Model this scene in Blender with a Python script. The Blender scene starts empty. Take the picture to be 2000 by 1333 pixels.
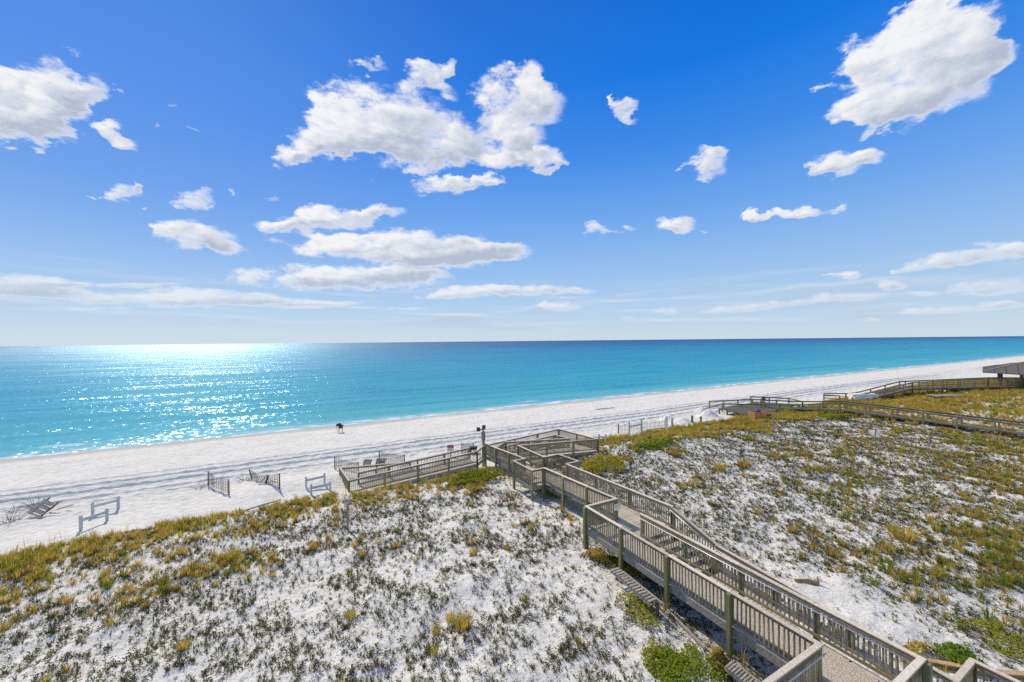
import bpy, bmesh, math, random
import numpy as np
from mathutils import Vector, Matrix, Euler

random.seed(7)
rng = np.random.default_rng(11)
S = bpy.context.scene
COL = S.collection
R = math.radians

# ------------------------------------------------------------------ camera
H = 11.8            # eye height above the sea
F = 750.0           # focal length in photo pixels (photo 2000 wide)
ROLL = R(0.573)
cam_d = bpy.data.cameras.new('camera')
cam = bpy.data.objects.new('camera', cam_d)
COL.objects.link(cam)
cam_d.sensor_width = 36.0
cam_d.lens = 36.0 * F / 2000.0
cam_d.clip_start = 0.1
cam_d.clip_end = 60000
cam.matrix_world = Matrix.Translation((0, 0, H)) @ Matrix.Rotation(R(90), 4, 'X') @ Matrix.Rotation(-ROLL, 4, 'Z')
S.camera = cam

# ------------------------------------------------------------------ sun and sky
SUN_AZ, SUN_EL = R(-40), R(40)       # azimuth from +Y, negative to the left
sun_d = bpy.data.lights.new('sun', 'SUN')
sun_d.energy = 4.0
sun_d.angle = R(0.53)
sun_d.color = (1.0, 0.91, 0.75)
sun = bpy.data.objects.new('sun', sun_d)
COL.objects.link(sun)
sdir = Vector((math.sin(SUN_AZ) * math.cos(SUN_EL), math.cos(SUN_AZ) * math.cos(SUN_EL), math.sin(SUN_EL)))
sun.rotation_euler = sdir.to_track_quat('Z', 'Y').to_euler()
S.view_settings.view_transform = 'Standard'
S.view_settings.look = 'None'
S.view_settings.exposure = 0.0
S.view_settings.gamma = 1.0
S.view_settings.use_curve_mapping = False
S.cycles.max_bounces = 6
S.cycles.diffuse_bounces = 3
S.cycles.glossy_bounces = 2
S.cycles.transmission_bounces = 3
S.cycles.transparent_max_bounces = 4
S.cycles.sample_clamp_indirect = 6.0
S.cycles.use_denoising = False

def ray(px, py):
    a, b = px - 1000.0, 666.5 - py
    c, s = math.cos(ROLL), math.sin(ROLL)
    return Vector(((a * c + b * s) / F, 1.0, (-a * s + b * c) / F))

class NT:
    """small helper to write node trees"""
    def __init__(self, tree):
        self.t = tree
        tree.nodes.clear()
    def n(self, kind, **kw):
        nd = self.t.nodes.new(kind)
        for k, v in kw.items():
            setattr(nd, k, v)
        return nd
    def put(self, sock, v):
        if v is None:
            return
        if hasattr(v, 'links') and hasattr(v, 'node'):
            self.t.links.new(v, sock)
        else:
            sock.default_value = v
    def math(self, op, a, b=None, c=None, clamp=False):
        nd = self.n('ShaderNodeMath', operation=op, use_clamp=clamp)
        self.put(nd.inputs[0], a); self.put(nd.inputs[1], b)
        if c is not None: self.put(nd.inputs[2], c)
        return nd.outputs[0]
    def vec(self, op, a, b=None, scale=None):
        nd = self.n('ShaderNodeVectorMath', operation=op)
        self.put(nd.inputs[0], a); self.put(nd.inputs[1], b)
        if scale is not None: self.put(nd.inputs['Scale'], scale)
        return nd.outputs['Value'] if op in ('DOT_PRODUCT', 'LENGTH') else nd.outputs['Vector']
    def noise(self, v, scale, detail=3, rough=0.5, color=False, lac=2.0):
        nd = self.n('ShaderNodeTexNoise')
        self.put(nd.inputs['Vector'], v)
        nd.inputs['Scale'].default_value = scale
        nd.inputs['Detail'].default_value = detail
        nd.inputs['Roughness'].default_value = rough
        nd.inputs['Lacunarity'].default_value = lac
        return nd.outputs['Color'] if color else nd.outputs[0]
    def voro(self, v, scale, feature='F1', out='Distance'):
        nd = self.n('ShaderNodeTexVoronoi', feature=feature)
        self.put(nd.inputs['Vector'], v)
        nd.inputs['Scale'].default_value = scale
        return nd.outputs[out]
    def ramp(self, f, stops, interp='LINEAR'):
        nd = self.n('ShaderNodeValToRGB')
        nd.color_ramp.interpolation = interp
        els = nd.color_ramp.elements
        while len(els) < len(stops):
            els.new(0.5)
        for e, (p, c) in zip(els, stops):
            e.position = p
            e.color = (c[0], c[1], c[2], 1) if hasattr(c, '__len__') else (c, c, c, 1)
        self.put(nd.inputs[0], f)
        return nd.outputs[0]
    def mix(self, f, a, b, blend='MIX'):
        nd = self.n('ShaderNodeMix', data_type='RGBA', blend_type=blend)
        self.put(nd.inputs[0], f)
        for s, v in ((nd.inputs[6], a), (nd.inputs[7], b)):
            if isinstance(v, (tuple, list)) and len(v) == 3:
                v = (*v, 1)
            self.put(s, v)
        return nd.outputs[2]
    def maprange(self, v, a, b, c=0.0, d=1.0, smooth=True):
        nd = self.n('ShaderNodeMapRange', interpolation_type='SMOOTHSTEP' if smooth else 'LINEAR')
        self.put(nd.inputs[0], v)
        for i, x in zip((1, 2, 3, 4), (a, b, c, d)):
            self.put(nd.inputs[i], x)
        return nd.outputs[0]

# clouds: photo pixel centre, half axes, tilt (deg), weight  -> directions on the sky
CLOUDS = [
 (45,195,118,74,0,1.25),(15,160,70,50,0,1.0),(90,215,60,50,0,.8),(135,178,75,40,-8,1),(75,250,65,38,0,.9),(105,272,42,20,0,.8),(20,235,50,30,0,.8),
 (222,255,45,25,20,.8),(248,276,42,14,15,.8),(228,173,20,11,0,.55),(365,258,36,8,18,.45),(425,278,26,5,8,.35),(345,210,17,10,-20,.35),(160,108,15,10,-15,.35),(300,240,14,7,0,.35),
 (740,235,125,75,0,1.1),(830,272,125,58,0,1),(680,262,95,45,0,.9),(600,290,70,33,-12,.9),(563,312,38,22,-10,.8),(890,292,85,42,0,.9),(632,205,55,14,-8,.55),
 (832,152,62,28,0,.8),(882,140,28,24,0,.7),(727,130,45,12,-10,.55),(865,180,45,22,30,.6),
 (1000,185,78,62,0,1),(1030,150,40,42,0,.9),(1058,200,48,48,0,1),(1012,262,62,60,0,.9),(990,312,80,24,0,.8),(1065,312,55,22,12,.8),(1095,326,28,12,10,.7),(955,225,40,70,0,.5),
 (830,332,52,16,0,.6),(882,362,92,20,-2,1),(955,353,42,16,-5,.8),
 (228,376,55,21,-5,.95),(192,386,32,11,0,.6),(266,366,24,14,-10,.6),(290,408,17,7,0,.5),(384,386,42,21,0,.95),(525,380,27,12,5,.75),(718,353,20,11,0,.4),(470,376,18,6,0,.3),
 (390,468,88,24,3,1),(350,446,48,20,0,.8),(445,484,48,15,5,.8),
 (655,428,112,22,-3,1),(560,444,68,18,5,.9),(752,412,48,20,0,.85),(610,412,45,14,0,.7),
 (800,482,200,30,1,1.2),(690,474,90,20,0,.9),(965,490,85,23,0,1),(605,480,38,13,10,.6),(860,505,150,20,0,1),
 (690,541,170,21,0,1.1),(790,534,90,15,0,.9),(600,548,80,12,0,.8),
 (1000,567,165,10,0,.9),(880,578,82,7,0,.7),(1098,598,50,10,0,.7),
 (1790,125,165,95,-12,1.2),(1725,190,125,55,-12,1.1),(1690,235,75,32,-8,.9),(1855,70,110,68,-10,1.1),(1680,115,62,52,0,.9),(1905,110,78,62,0,.9),(1606,172,48,14,8,.7),(1790,35,85,30,-12,.9),(1760,215,80,50,0,.6),
 (1645,318,68,26,-10,1),(1692,300,48,20,-15,.8),(1608,328,36,14,0,.8),(1720,312,22,12,-20,.4),
 (1375,322,48,30,-18,1),(1398,302,26,16,-20,.7),(1222,210,24,26,30,.8),(1204,190,10,16,0,.5),(1238,228,14,14,0,.5),
 (1158,447,30,15,0,.95),(1195,456,42,7,0,.6),(1235,449,22,10,0,.45),(1318,438,42,16,0,.95),(1372,450,22,7,0,.45),
 (1488,419,36,10,-3,.85),(1560,413,62,11,-4,.9),(1632,406,30,8,-5,.7),
 (1842,509,78,17,-8,1),(1945,492,68,20,-5,1),(1785,526,36,8,-12,.7),(1895,512,60,12,0,.7),(1985,492,40,18,0,.8),
 (1660,538,48,11,-6,.7),(1745,558,32,10,0,.85),(1935,563,80,14,-3,.9),
 (1650,580,95,10,-2,.8),(1440,603,100,9,-3,.6),(1790,574,66,8,0,.6),(1540,592,70,9,-3,.6),(1320,609,90,7,0,.5),(1860,606,130,8,-2,.6),(1955,597,70,9,0,.65),(1240,622,90,6,0,.4),(1700,625,70,6,0,.4),
 (50,560,105,20,3,.95),(160,578,130,10,3,.8),(230,556,140,6,1,.7),(420,580,130,14,2,.9),(300,590,160,10,2,.8),(520,590,160,10,2,.75),(640,592,90,6,0,.6),(800,605,70,5,0,.4),(190,601,160,5,0,.5),
 (2150,300,90,50,0,1),(2300,180,120,60,0,1),(-160,330,110,45,0,1),(-300,140,160,70,0,1),(2250,560,160,14,0,.8),(-250,570,200,14,0,.8),(600,-160,160,60,0,.9),(1400,-250,150,70,0,.9),
]
world = bpy.data.worlds.new('World')
S.world = world
world.use_nodes = True
def build_world():
    T = NT(world.node_tree)
    d = T.n('ShaderNodeTexCoord').outputs['Generated']
    sep = T.n('ShaderNodeSeparateXYZ'); T.put(sep.inputs[0], d)
    z = T.math('MAXIMUM', sep.outputs['Z'], 0.0)
    sky = T.n('ShaderNodeTexSky', sky_type='NISHITA')
    sky.sun_disc = False
    sky.sun_elevation = SUN_EL
    sky.sun_rotation = SUN_AZ
    sky.altitude = 0
    sky.air_density = 1.0
    sky.dust_density = 0.3
    sky.ozone_density = 3.0
    # clear sea air: deep blue overhead, pale at the horizon
    def lin(r, g, b, k=10.0):
        return tuple(k * ((x / 255 / 12.92) if x < 10 else ((x / 255 + .055) / 1.055) ** 2.4) for x in (r, g, b))
    grad = T.ramp(z, [(0.0, lin(204, 221, 233, 1)), (0.07, lin(184, 211, 236, 1)), (0.16, lin(157, 196, 239, 1)), (0.28, lin(117, 172, 239, 1)),
                      (0.42, lin(64, 141, 234, 1)), (0.55, lin(14, 120, 226, 1)), (0.68, lin(0, 104, 210, 1)), (1.0, lin(20, 74, 140, 1))])
    grad = T.vec('SCALE', grad, scale=10.0)
    # paler and slightly violet towards the sun side
    near = T.maprange(T.vec('DOT_PRODUCT', d, tuple(sdir)), .55, 1.0)
    near2 = T.maprange(T.vec('DOT_PRODUCT', d, (-.80, .60, 0)), .50, 1.0)
    grad = T.mix(T.math('MULTIPLY', T.math('MULTIPLY', near2, .50), T.maprange(z, .05, .40)), grad, lin(96, 146, 230))
    grad = T.mix(T.math('MULTIPLY', near, .03), grad, lin(200, 220, 245))
    base = T.mix(.95, T.mix(1.0, sky.outputs[0], (.8, .95, 1.2), 'MULTIPLY'), grad)
    # cloud field
    st = T.vec('MULTIPLY', d, (1.0, 1.0, 1.9))
    warp = T.vec('SUBTRACT', T.noise(st, 15.0, 6, 0.58, color=True), (0.5, 0.5, 0.5))
    flatc = T.n('ShaderNodeCombineXYZ')      # far clouds are seen edge-on: less vertical play near the horizon
    flatc.inputs[0].default_value = .105; flatc.inputs[1].default_value = .105
    T.put(flatc.inputs[2], T.maprange(z, .03, .40, .012, .085))
    warp = T.vec('MULTIPLY', warp, flatc.outputs[0])
    dw = T.vec('ADD', d, warp)
    Ssum = Vsum = None
    for ic, (cx, cy, rx, ry, ang, wt) in enumerate(CLOUDS):
        if ic and ic % 8 == 0:      # keeps the evaluation sequential (few live values at a time)
            dw = T.vec('ADD', dw, T.vec('SCALE', (1e-7, 1e-7, 1e-7), scale=T.math('ADD', Ssum, Vsum)))
        rx, ry = rx * 1.10, ry * 1.12
        if 535 < cy < 640: wt, ry = wt * 1.2, ry * 1.15
        c = ray(cx, cy).normalized()
        ca, sa = math.cos(R(ang)), math.sin(R(ang))
        ex = ray(cx + rx * ca, cy + rx * sa).normalized() - c
        ey = ray(cx + ry * sa, cy - ry * ca).normalized() - c
        ex = ex - c * ex.dot(c); ey = ey - c * ey.dot(c)
        # dual basis in the tangent plane
        nrm = c
        v1 = ey.cross(nrm); v1 = v1 / v1.dot(ex)
        v2 = nrm.cross(ex); v2 = v2 / v2.dot(ey)
        p = T.vec('DOT_PRODUCT', dw, tuple(v1))
        q = T.vec('DOT_PRODUCT', dw, tuple(v2))
        q2 = T.math('MULTIPLY_ADD', q, q, -wt * 1.0)
        r2 = T.math('MULTIPLY_ADD', p, p, q2)
        w = T.math('MULTIPLY', r2, -1.0, clamp=True)
        lit = T.math('MULTIPLY_ADD', p, -.55, q)
        Ssum = w if Ssum is None else T.math('ADD', Ssum, w)
        Vsum = T.math('MULTIPLY', lit, w) if Vsum is None else T.math('MULTIPLY_ADD', lit, w, Vsum)
    front = T.maprange(sep.outputs['Y'], 0.0, 0.15)
    Ssum = T.math('MULTIPLY', Ssum, front)
    vert = T.math('DIVIDE', Vsum, T.math('MAXIMUM', Ssum, 0.02))
    # unseen cumulus added overhead and behind, partly as neutral white fill light
    sx = T.math('ABSOLUTE', sep.outputs['X'])
    out_of = T.maprange(T.math('SUBTRACT', T.math('MAXIMUM', T.math('MULTIPLY', sx, .68), T.math('MULTIPLY', sep.outputs['Z'], 1.0)), sep.outputs['Y']), .05, .30)
    pl = T.n('ShaderNodeCombineXYZ'); zz = T.math('ADD', z, .14)
    T.put(pl.inputs[0], T.math('DIVIDE', sep.outputs['X'], zz)); T.put(pl.inputs[1], T.math('DIVIDE', sep.outputs['Y'], zz))
    gen = T.maprange(T.noise(pl.outputs[0], 1.1, 3, .5), .45, .62)
    Ssum = T.math('ADD', Ssum, T.math('MULTIPLY', gen, out_of))
    f1 = T.noise(st, 15.0, 8, 0.66)
    f2 = T.noise(T.vec('ADD', st, (3.1, 0.7, 5.2)), 5.0, 3, 0.55)
    f3 = T.noise(T.vec('ADD', st, (-.010, .0, .020)), 15.0, 5, 0.62)
    puff = T.voro(T.vec('ADD', st, T.vec('SCALE', warp, scale=.3)), 34.0, 'SMOOTH_F1')
    nz = T.math('ADD', T.math('MULTIPLY', T.math('SUBTRACT', f1, 0.5), 4.8), T.math('MULTIPLY', T.math('SUBTRACT', f2, 0.5), 1.2))
    nz = T.math('ADD', nz, T.math('MULTIPLY', T.math('SUBTRACT', .42, puff), .50))
    body = T.math('MINIMUM', T.math('MULTIPLY', Ssum, 1.45), 1.7)
    dens = T.math('ADD', body, T.math('ADD', nz, -0.16))
    have = T.maprange(Ssum, 0.0, 0.35)
    alpha = T.math('MULTIPLY', T.maprange(dens, -.17, 1.40), have)
    alpha = T.math('MULTIPLY', alpha, T.maprange(z, 0.0, 0.2, 0.66, 0.97))
    # light: bright rims, greyer thick undersides, billows lit from the sun's side
    thick = T.maprange(dens, 0.45, 1.55)
    under = T.maprange(T.math('ADD', vert, T.math('MULTIPLY', T.math('SUBTRACT', f2, 0.5), 1.6)), 0.42, -0.50)
    emb = T.math('MULTIPLY', T.math('SUBTRACT', f3, f1), 1.9)
    shade = T.math('ADD', T.math('MULTIPLY', thick, T.math('MULTIPLY_ADD', under, .95, .05)), T.math('MULTIPLY', emb, thick), clamp=True)
    lum = T.mix(shade, (9.3, 9.3, 9.4), (4.7, 5.25, 6.5))
    low = T.maprange(z, 0.03, 0.22)
    lum = T.mix(low, T.mix(0.40, lum, (6.0, 7.1, 8.5)), lum)
    # thin streaks of far cloud lying over the horizon
    lowco = T.vec('MULTIPLY', d, (3.2, 3.2, 46.0))
    sn = T.noise(lowco, 1.0, 4, .55)
    streak = T.math('MULTIPLY', T.maprange(sn, .46, .68), T.math('MULTIPLY', T.maprange(z, .015, .05), T.maprange(z, .17, .09)))
    base = T.mix(T.math('MULTIPLY', streak, .62), base, T.mix(T.maprange(T.noise(T.vec('ADD', lowco, (0, 0, .35)), 1.0, 4, .55), .42, .64), (7.6, 8.2, 8.9), (4.9, 6.0, 7.6)))
    out = T.mix(alpha, base, lum)
    bg = T.n('ShaderNodeBackground')
    T.put(bg.inputs[0], out)
    bg.inputs[1].default_value = 0.1
    o = T.n('ShaderNodeOutputWorld')
    T.t.links.new(bg.outputs[0], o.inputs[0])
build_world()
world.cycles.sampling_method = 'MANUAL'
world.cycles.sample_map_resolution = 512

# ------------------------------------------------------------------ ground plan: n runs along the shore, w towards the sea
PH = R(27.77)
CN, SN = math.cos(PH), math.sin(PH)
def nw(n, w, z=0.0):
    return Vector((CN * n - SN * w, SN * n + CN * w, z))
def to_nw(x, y):
    return CN * x + SN * y, -SN * x + CN * y

_tab = rng.random((512, 512))
def vnoise(x, y):
    xi = np.floor(x).astype(int); yi = np.floor(y).astype(int)
    fx = x - xi; fy = y - yi
    fx = fx * fx * (3 - 2 * fx); fy = fy * fy * (3 - 2 * fy)
    a = _tab[xi & 511, yi & 511]; b = _tab[(xi + 1) & 511, yi & 511]
    c = _tab[xi & 511, (yi + 1) & 511]; d = _tab[(xi + 1) & 511, (yi + 1) & 511]
    return (a * (1 - fx) + b * fx) * (1 - fy) + (c * (1 - fx) + d * fx) * fy
def fbm(x, y, o=3):
    s = 0; a = 0.5; t = 0
    for i in range(o):
        s = s + a * vnoise(x + 17.3 * i, y + 9.1 * i); t += a
        x = x * 2.03; y = y * 2.03; a *= 0.5
    return s / t
def sstep(x, a, b):
    t = np.clip((x - a) / (b - a), 0, 1)
    return t * t * (3 - 2 * t)
MOUNDS = [(-2.6, 33.2, 2.6, 0.5), (1.2, 33.6, 2.0, 0.35), (24.6, 32.5, 3.0, 0.4), (42.4, 35.7, 1.0, .8), (42.8, 33.7, 1.0, .7), (49.0, 34.6, 1.0, 1.15), (52.2, 38.0, .8, .7)]
RUTS = [(37.6, .14, .05), (38.9, .15, .10), (40.7, .15, .14), (41.4, .12, .05), (42.5, .15, .14), (44.1, .12, .06)]
def height(x, y, fine=True):
    x = np.asarray(x, float); y = np.asarray(y, float)
    n, w = to_nw(x, y)
    ws = w - 1.6 * sstep(n, 16, 30) + (fbm(n * .12, w * .05 + 40) - .5) * 2.0
    z = np.interp(ws, [-80, 0, 15, 20, 25, 28, 31, 34, 45, 54, 60, 64, 75, 120],
                  [2.2, 2.0, 2.0, 1.95, 1.7, 1.45, 1.0, .88, .72, .38, 0, -.25, -.9, -3])
    zz = np.interp(w, [45, 54, 60, 64, 75, 120], [.72, .38, 0, -.25, -.9, -3])
    z = np.where(w > 45, zz, z)
    dune = sstep(w, 33, 26)
    z = z + dune * ((fbm(n * .16, w * .16, 3) - .5) * .7 + (fbm(n * .7 + 5, w * .7, 2) - .5) * .22)
    z = z + 1.8 * np.exp(-((n - 108) / 30) ** 2 - ((w - 12) / 17) ** 2)
    z = z + .5 * np.exp(-((n - 30) / 9) ** 2 - ((w - 24) / 4) ** 2)
    z = z - .55 * np.exp(-((n - 63) / 6.5) ** 4) * sstep(w, 32, 27)
    # trough under the walkway
    z = z - .32 * np.exp(-((n - 13.3) / 1.7) ** 4) * sstep(w, 17, 12)
    z = z - .25 * np.exp(-((n - 7) / 6.5) ** 4 - ((w - 30.5) / 2.2) ** 4)
    for (mn, mw, r, h) in MOUNDS:
        z = z + h * np.exp(-((n - mn) ** 2 + (w - mw) ** 2) / (r * r))
    beach = sstep(w, 31, 34) * sstep(w, 60, 55)
    z = z + beach * (fbm(n * .5, w * .5, 3) - .5) * .07
    if fine:
        wob = (fbm(n * .04 + 3, w * .0 + 1, 2) - .5) * 1.6
        for (rw, s, dp) in RUTS:
            t = (w + wob - rw) / s
            z = z - dp * np.exp(-t * t) + dp * .7 * np.exp(-(t - 2.2) ** 2) + dp * .5 * np.exp(-(t + 2.2) ** 2)
        foot = sstep(w, 32, 35) * sstep(w, 47, 42)
        z = z + foot * (vnoise(n * 2.3, w * 2.3) ** 2 - .3) * .10 + foot * (vnoise(n * 4.7, w * 4.7) - .5) * .05
        z = z + sstep(w, 44, 47) * sstep(w, 59, 56) * (vnoise(n * 1.9, w * 2.1) ** 3 - .2) * .055
        z = z + dune * (vnoise(n * 2.1, w * 2.1) - .5) * .10 + dune * (vnoise(n * 4.3, w * 4.3) - .5) * .035
    return z
def hz(x, y):
    return float(height(np.array([x]), np.array([y]), False)[0])
def atz(px, py, z):
    d = ray(px, py); t = (z - H) / d.z
    return Vector((d.x * t, t, z))
def atD(px, py, D):
    d = ray(px, py)
    return Vector((d.x * D, D, H + d.z * D))
def gp(px, py):
    z = 1.5
    for i in range(14):
        p = atz(px, py, z); z = .5 * z + .5 * hz(p.x, p.y)
    p = atz(px, py, z); p.z = hz(p.x, p.y)
    return p

# ------------------------------------------------------------------ materials
def new_mat(name):
    m = bpy.data.materials.new(name); m.use_nodes = True
    T = NT(m.node_tree)
    out = T.n('ShaderNodeOutputMaterial')
    return m, T, out
def principled(T, out, color, rough=0.8, bump=None, bstr=0.3, bdist=0.02, spec=0.3, metal=0.0):
    b = T.n('ShaderNodeBsdfPrincipled')
    if isinstance(color, (tuple, list)): color = (*color[:3], 1)
    T.put(b.inputs['Base Color'], color)
    T.put(b.inputs['Roughness'], rough)
    b.inputs['Specular IOR Level'].default_value = spec
    b.inputs['Metallic'].default_value = metal
    if bump is not None:
        bn = T.n('ShaderNodeBump'); bn.inputs['Strength'].default_value = bstr
        bn.inputs['Distance'].default_value = bdist
        T.put(bn.inputs['Height'], bump)
        T.t.links.new(bn.outputs[0], b.inputs['Normal'])
    T.t.links.new(b.outputs[0], out.inputs[0])
    return b
def objrand(T):
    return T.n('ShaderNodeObjectInfo').outputs['Random']

def mat_sand():
    m, T, out = new_mat('white_sand')
    g = T.n('ShaderNodeNewGeometry')
    pos = g.outputs['Position']
    big = T.noise(pos, .35, 4, .55)
    mid = T.noise(pos, 2.2, 5, .6)
    col = T.ramp(mid, [(.25, (.54, .515, .455)), (.6, (.73, .70, .62))])
    col = T.mix(T.maprange(big, .35, .7, 0, .5), col, (.77, .74, .66))
    # damp sand by the water line
    wv = T.vec('DOT_PRODUCT', pos, (-SN, CN, 0))
    wn = T.math('ADD', wv, T.math('MULTIPLY', T.noise(pos, .12, 4, .6), 4.0))
    damp = T.math('MULTIPLY', T.maprange(wn, 58.2, 60.9), 1.0)
    col = T.mix(damp, col, (.48, .46, .40))
    wr = T.math('ABSOLUTE', T.math('SUBTRACT', T.math('ADD', wv, T.math('MULTIPLY', T.noise(pos, .06, 3), 6.0)), 57.0))
    wrk = T.math('MULTIPLY', T.maprange(wr, .8, .1), T.maprange(T.noise(pos, 1.6, 5, .7), .54, .64))
    col = T.mix(T.math('MULTIPLY', wrk, .45), col, (.30, .26, .19))
    # litter between the dune plants
    lit = T.math('MULTIPLY', T.maprange(T.noise(pos, 8.0, 6, .75), .53, .64), T.maprange(wv, 33, 27))
    col = T.mix(T.math('MULTIPLY', lit, .6), col, (.22, .20, .15))
    h1 = T.noise(pos, 3.2, 4, .6)
    h2 = T.voro(T.vec('ADD', pos, T.vec('SCALE', T.noise(pos, 2.0, 2, color=True), scale=.5)), 2.2, 'SMOOTH_F1')
    h3 = T.noise(pos, 18, 3, .6)
    hh = T.math('ADD', T.math('ADD', T.math('MULTIPLY', h1, .8), T.math('MULTIPLY', h2, .55)), T.math('MULTIPLY', h3, .14))
    principled(T, out, col, .95, hh, .75, .16, .1)
    return m
def mat_water():
    m, T, out = new_mat('sea_water')
    g = T.n('ShaderNodeNewGeometry')
    pos = g.outputs['Position']
    w = T.math('SUBTRACT', T.vec('DOT_PRODUCT', pos, (-SN, CN, 0)), 60.0)
    nn = T.vec('DOT_PRODUCT', pos, (CN, SN, 0))
    cmb = T.n('ShaderNodeCombineXYZ'); T.put(cmb.inputs[0], nn); T.put(cmb.inputs[1], w)
    co = cmb.outputs[0]
    band = T.noise(T.vec('MULTIPLY', co, (.006, .045, 1)), 1.0, 4, .55)
    band2 = T.noise(T.vec('MULTIPLY', co, (.0015, .009, 1)), 1.0, 3, .55)
    lw = T.math('MULTIPLY', T.math('LOGARITHM', T.math('MAXIMUM', T.math('ADD', w, 2.0), 1.0), 10.0), 1 / 3.6)
    lw = T.math('ADD', lw, T.math('MULTIPLY', T.math('SUBTRACT', band, .5), .34))
    lw = T.math('ADD', lw, T.math('MULTIPLY', T.math('SUBTRACT', band2, .5), .26))
    # colour of the water over the shelving sand
    col = T.ramp(lw, [(0.0, (.52, .62, .57)), (.10, (.26, .50, .49)), (.24, (.065, .40, .44)), (.38, (.012, .33, .41)),
                      (.58, (.002, .26, .37)), (.71, (.001, .185, .32)), (.80, (.0005, .10, .22)), (.96, (.0005, .055, .16))])
    # ripples: facets given straight as slopes, so that they keep glinting however far they are
    ncol = T.vec('SUBTRACT', T.noise(T.vec('MULTIPLY', co, (.8, 1.05, 1)), 1.5, 6, .72, color=True), (.5, .5, .5))
    scol = T.vec('SUBTRACT', T.noise(T.vec('MULTIPLY', co, (.12, .5, 1)), .33, 3, .5, color=True), (.5, .5, .5))
    gust = T.maprange(T.noise(T.vec('MULTIPLY', co, (.02, .16, 1)), 1.0, 3, .55), .3, .7, .45, 1.25)
    sl = T.vec('ADD', T.vec('SCALE', ncol, scale=T.math('MULTIPLY', gust, 2.2)), T.vec('SCALE', scol, scale=.6))
    ssp = T.n('ShaderNodeSeparateXYZ'); T.put(ssp.inputs[0], sl)
    nv = T.n('ShaderNodeCombineXYZ')
    sx_ = T.math('MULTIPLY', ssp.outputs[0], .72)      # crests run along the shore: gentler slopes sideways
    T.put(nv.inputs[0], T.math('SUBTRACT', T.math('MULTIPLY', sx_, CN), T.math('MULTIPLY', ssp.outputs[1], SN)))
    T.put(nv.inputs[1], T.math('ADD', T.math('MULTIPLY', sx_, SN), T.math('MULTIPLY', ssp.outputs[1], CN)))
    nv.inputs[2].default_value = 1.0
    nrm = T.vec('NORMALIZE', nv.outputs[0])
    # swell lines put into the water colour as darker bands
    col = T.mix(T.maprange(T.noise(T.vec('MULTIPLY', co, (.018, .22, 1)), 1.0, 4, .6), .38, .68, 0, .75), col, T.mix(1.0, col, (.45, .74, .82), 'MULTIPLY'))
    wav = T.n('ShaderNodeTexWave', wave_type='BANDS', bands_direction='Y')
    T.put(wav.inputs['Vector'], T.vec('MULTIPLY', co, (.10, 1.0, 1)))
    wav.inputs['Scale'].default_value = .04
    wav.inputs['Distortion'].default_value = 6.0
    wav.inputs['Detail'].default_value = 3.0
    wav.inputs['Detail Scale'].default_value = .6
    swl = T.math('MULTIPLY', T.maprange(wav.outputs[0], .55, .95), T.math('MULTIPLY', T.maprange(w, 60, 18), T.maprange(w, 2, 8)))
    col = T.mix(T.math('MULTIPLY', swl, .55), col, T.mix(1.0, col, (.40, .76, .80), 'MULTIPLY'))
    # foam by the shore
    fn = T.noise(T.vec('MULTIPLY', co, (.30, .9, 1)), 1.0, 5, .65)
    edge = T.math('ADD', w, T.math('MULTIPLY', T.math('SUBTRACT', T.noise(T.vec('MULTIPLY', co, (.07, .16, 1)), 1.0, 5, .6), .5), 9.0))
    f1 = T.math('MULTIPLY', T.maprange(edge, 3.2, .3), T.maprange(fn, .42, .62))
    ln = T.math('ABSOLUTE', T.math('SUBTRACT', edge, 5.0))
    f2 = T.math('MULTIPLY', T.maprange(ln, .9, .15), T.maprange(T.noise(T.vec('MULTIPLY', co, (.045, .03, 1)), 1.0, 3), .56, .66))
    foam = T.math('MAXIMUM', f1, f2)
    col = T.mix(foam, col, (.82, .84, .84))
    dif = T.n('ShaderNodeBsdfDiffuse'); T.put(dif.inputs[0], col)
    gl = T.n('ShaderNodeBsdfGlossy'); T.put(gl.inputs['Roughness'], T.ramp(lw, [(.30, .17), (.55, .20), (.68, .26), (.86, .35)]))
    gl.inputs[0].default_value = (.62, .88, 1.0, 1)
    T.put(gl.inputs['Normal'], nrm)
    fr = T.n('ShaderNodeFresnel'); fr.inputs[0].default_value = 1.33
    T.put(fr.inputs['Normal'], nrm)
    fac = T.math('MINIMUM', T.math('MULTIPLY', fr.outputs[0], 1.3), .27)
    fac = T.math('MULTIPLY', fac, T.math('SUBTRACT', 1.0, T.math('MULTIPLY', foam, .8)))
    mx = T.n('ShaderNodeMixShader'); T.put(mx.inputs[0], fac)
    T.t.links.new(dif.outputs[0], mx.inputs[1]); T.t.links.new(gl.outputs[0], mx.inputs[2])
    T.t.links.new(mx.outputs[0], out.inputs[0])
    return m
def mat_wood(name, a, b, green=None, gscale=1.2, rough=.85, stretch=(1, 1, 1), spread=.35):
    m, T, out = new_mat(name)
    g = T.n('ShaderNodeNewGeometry'); pos = g.outputs['Position']
    tc = T.n('ShaderNodeTexCoord')
    gr = T.noise(T.vec('MULTIPLY', tc.outputs['Object'], stretch), 14, 4, .65)
    wide = T.noise(pos, 1.3, 3, .5)
    col = T.mix(T.maprange(gr, .3, .72), a, b)
    rnd = objrand(T)
    hs = T.n('ShaderNodeHueSaturation')
    T.put(hs.inputs['Value'], T.math('ADD', T.math('MULTIPLY', rnd, spread), 1 - spread * .5))
    T.put(hs.inputs['Saturation'], T.math('ADD', T.math('MULTIPLY', wide, .5), .75))
    T.put(hs.inputs['Color'], col); col = hs.outputs[0]
    if green:
        gm = T.maprange(T.noise(pos, gscale, 4, .6), .38, .62)
        col = T.mix(T.math('MULTIPLY', gm, .75), col, green)
    principled(T, out, col, rough, gr, .35, .01, .25)
    return m
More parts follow.
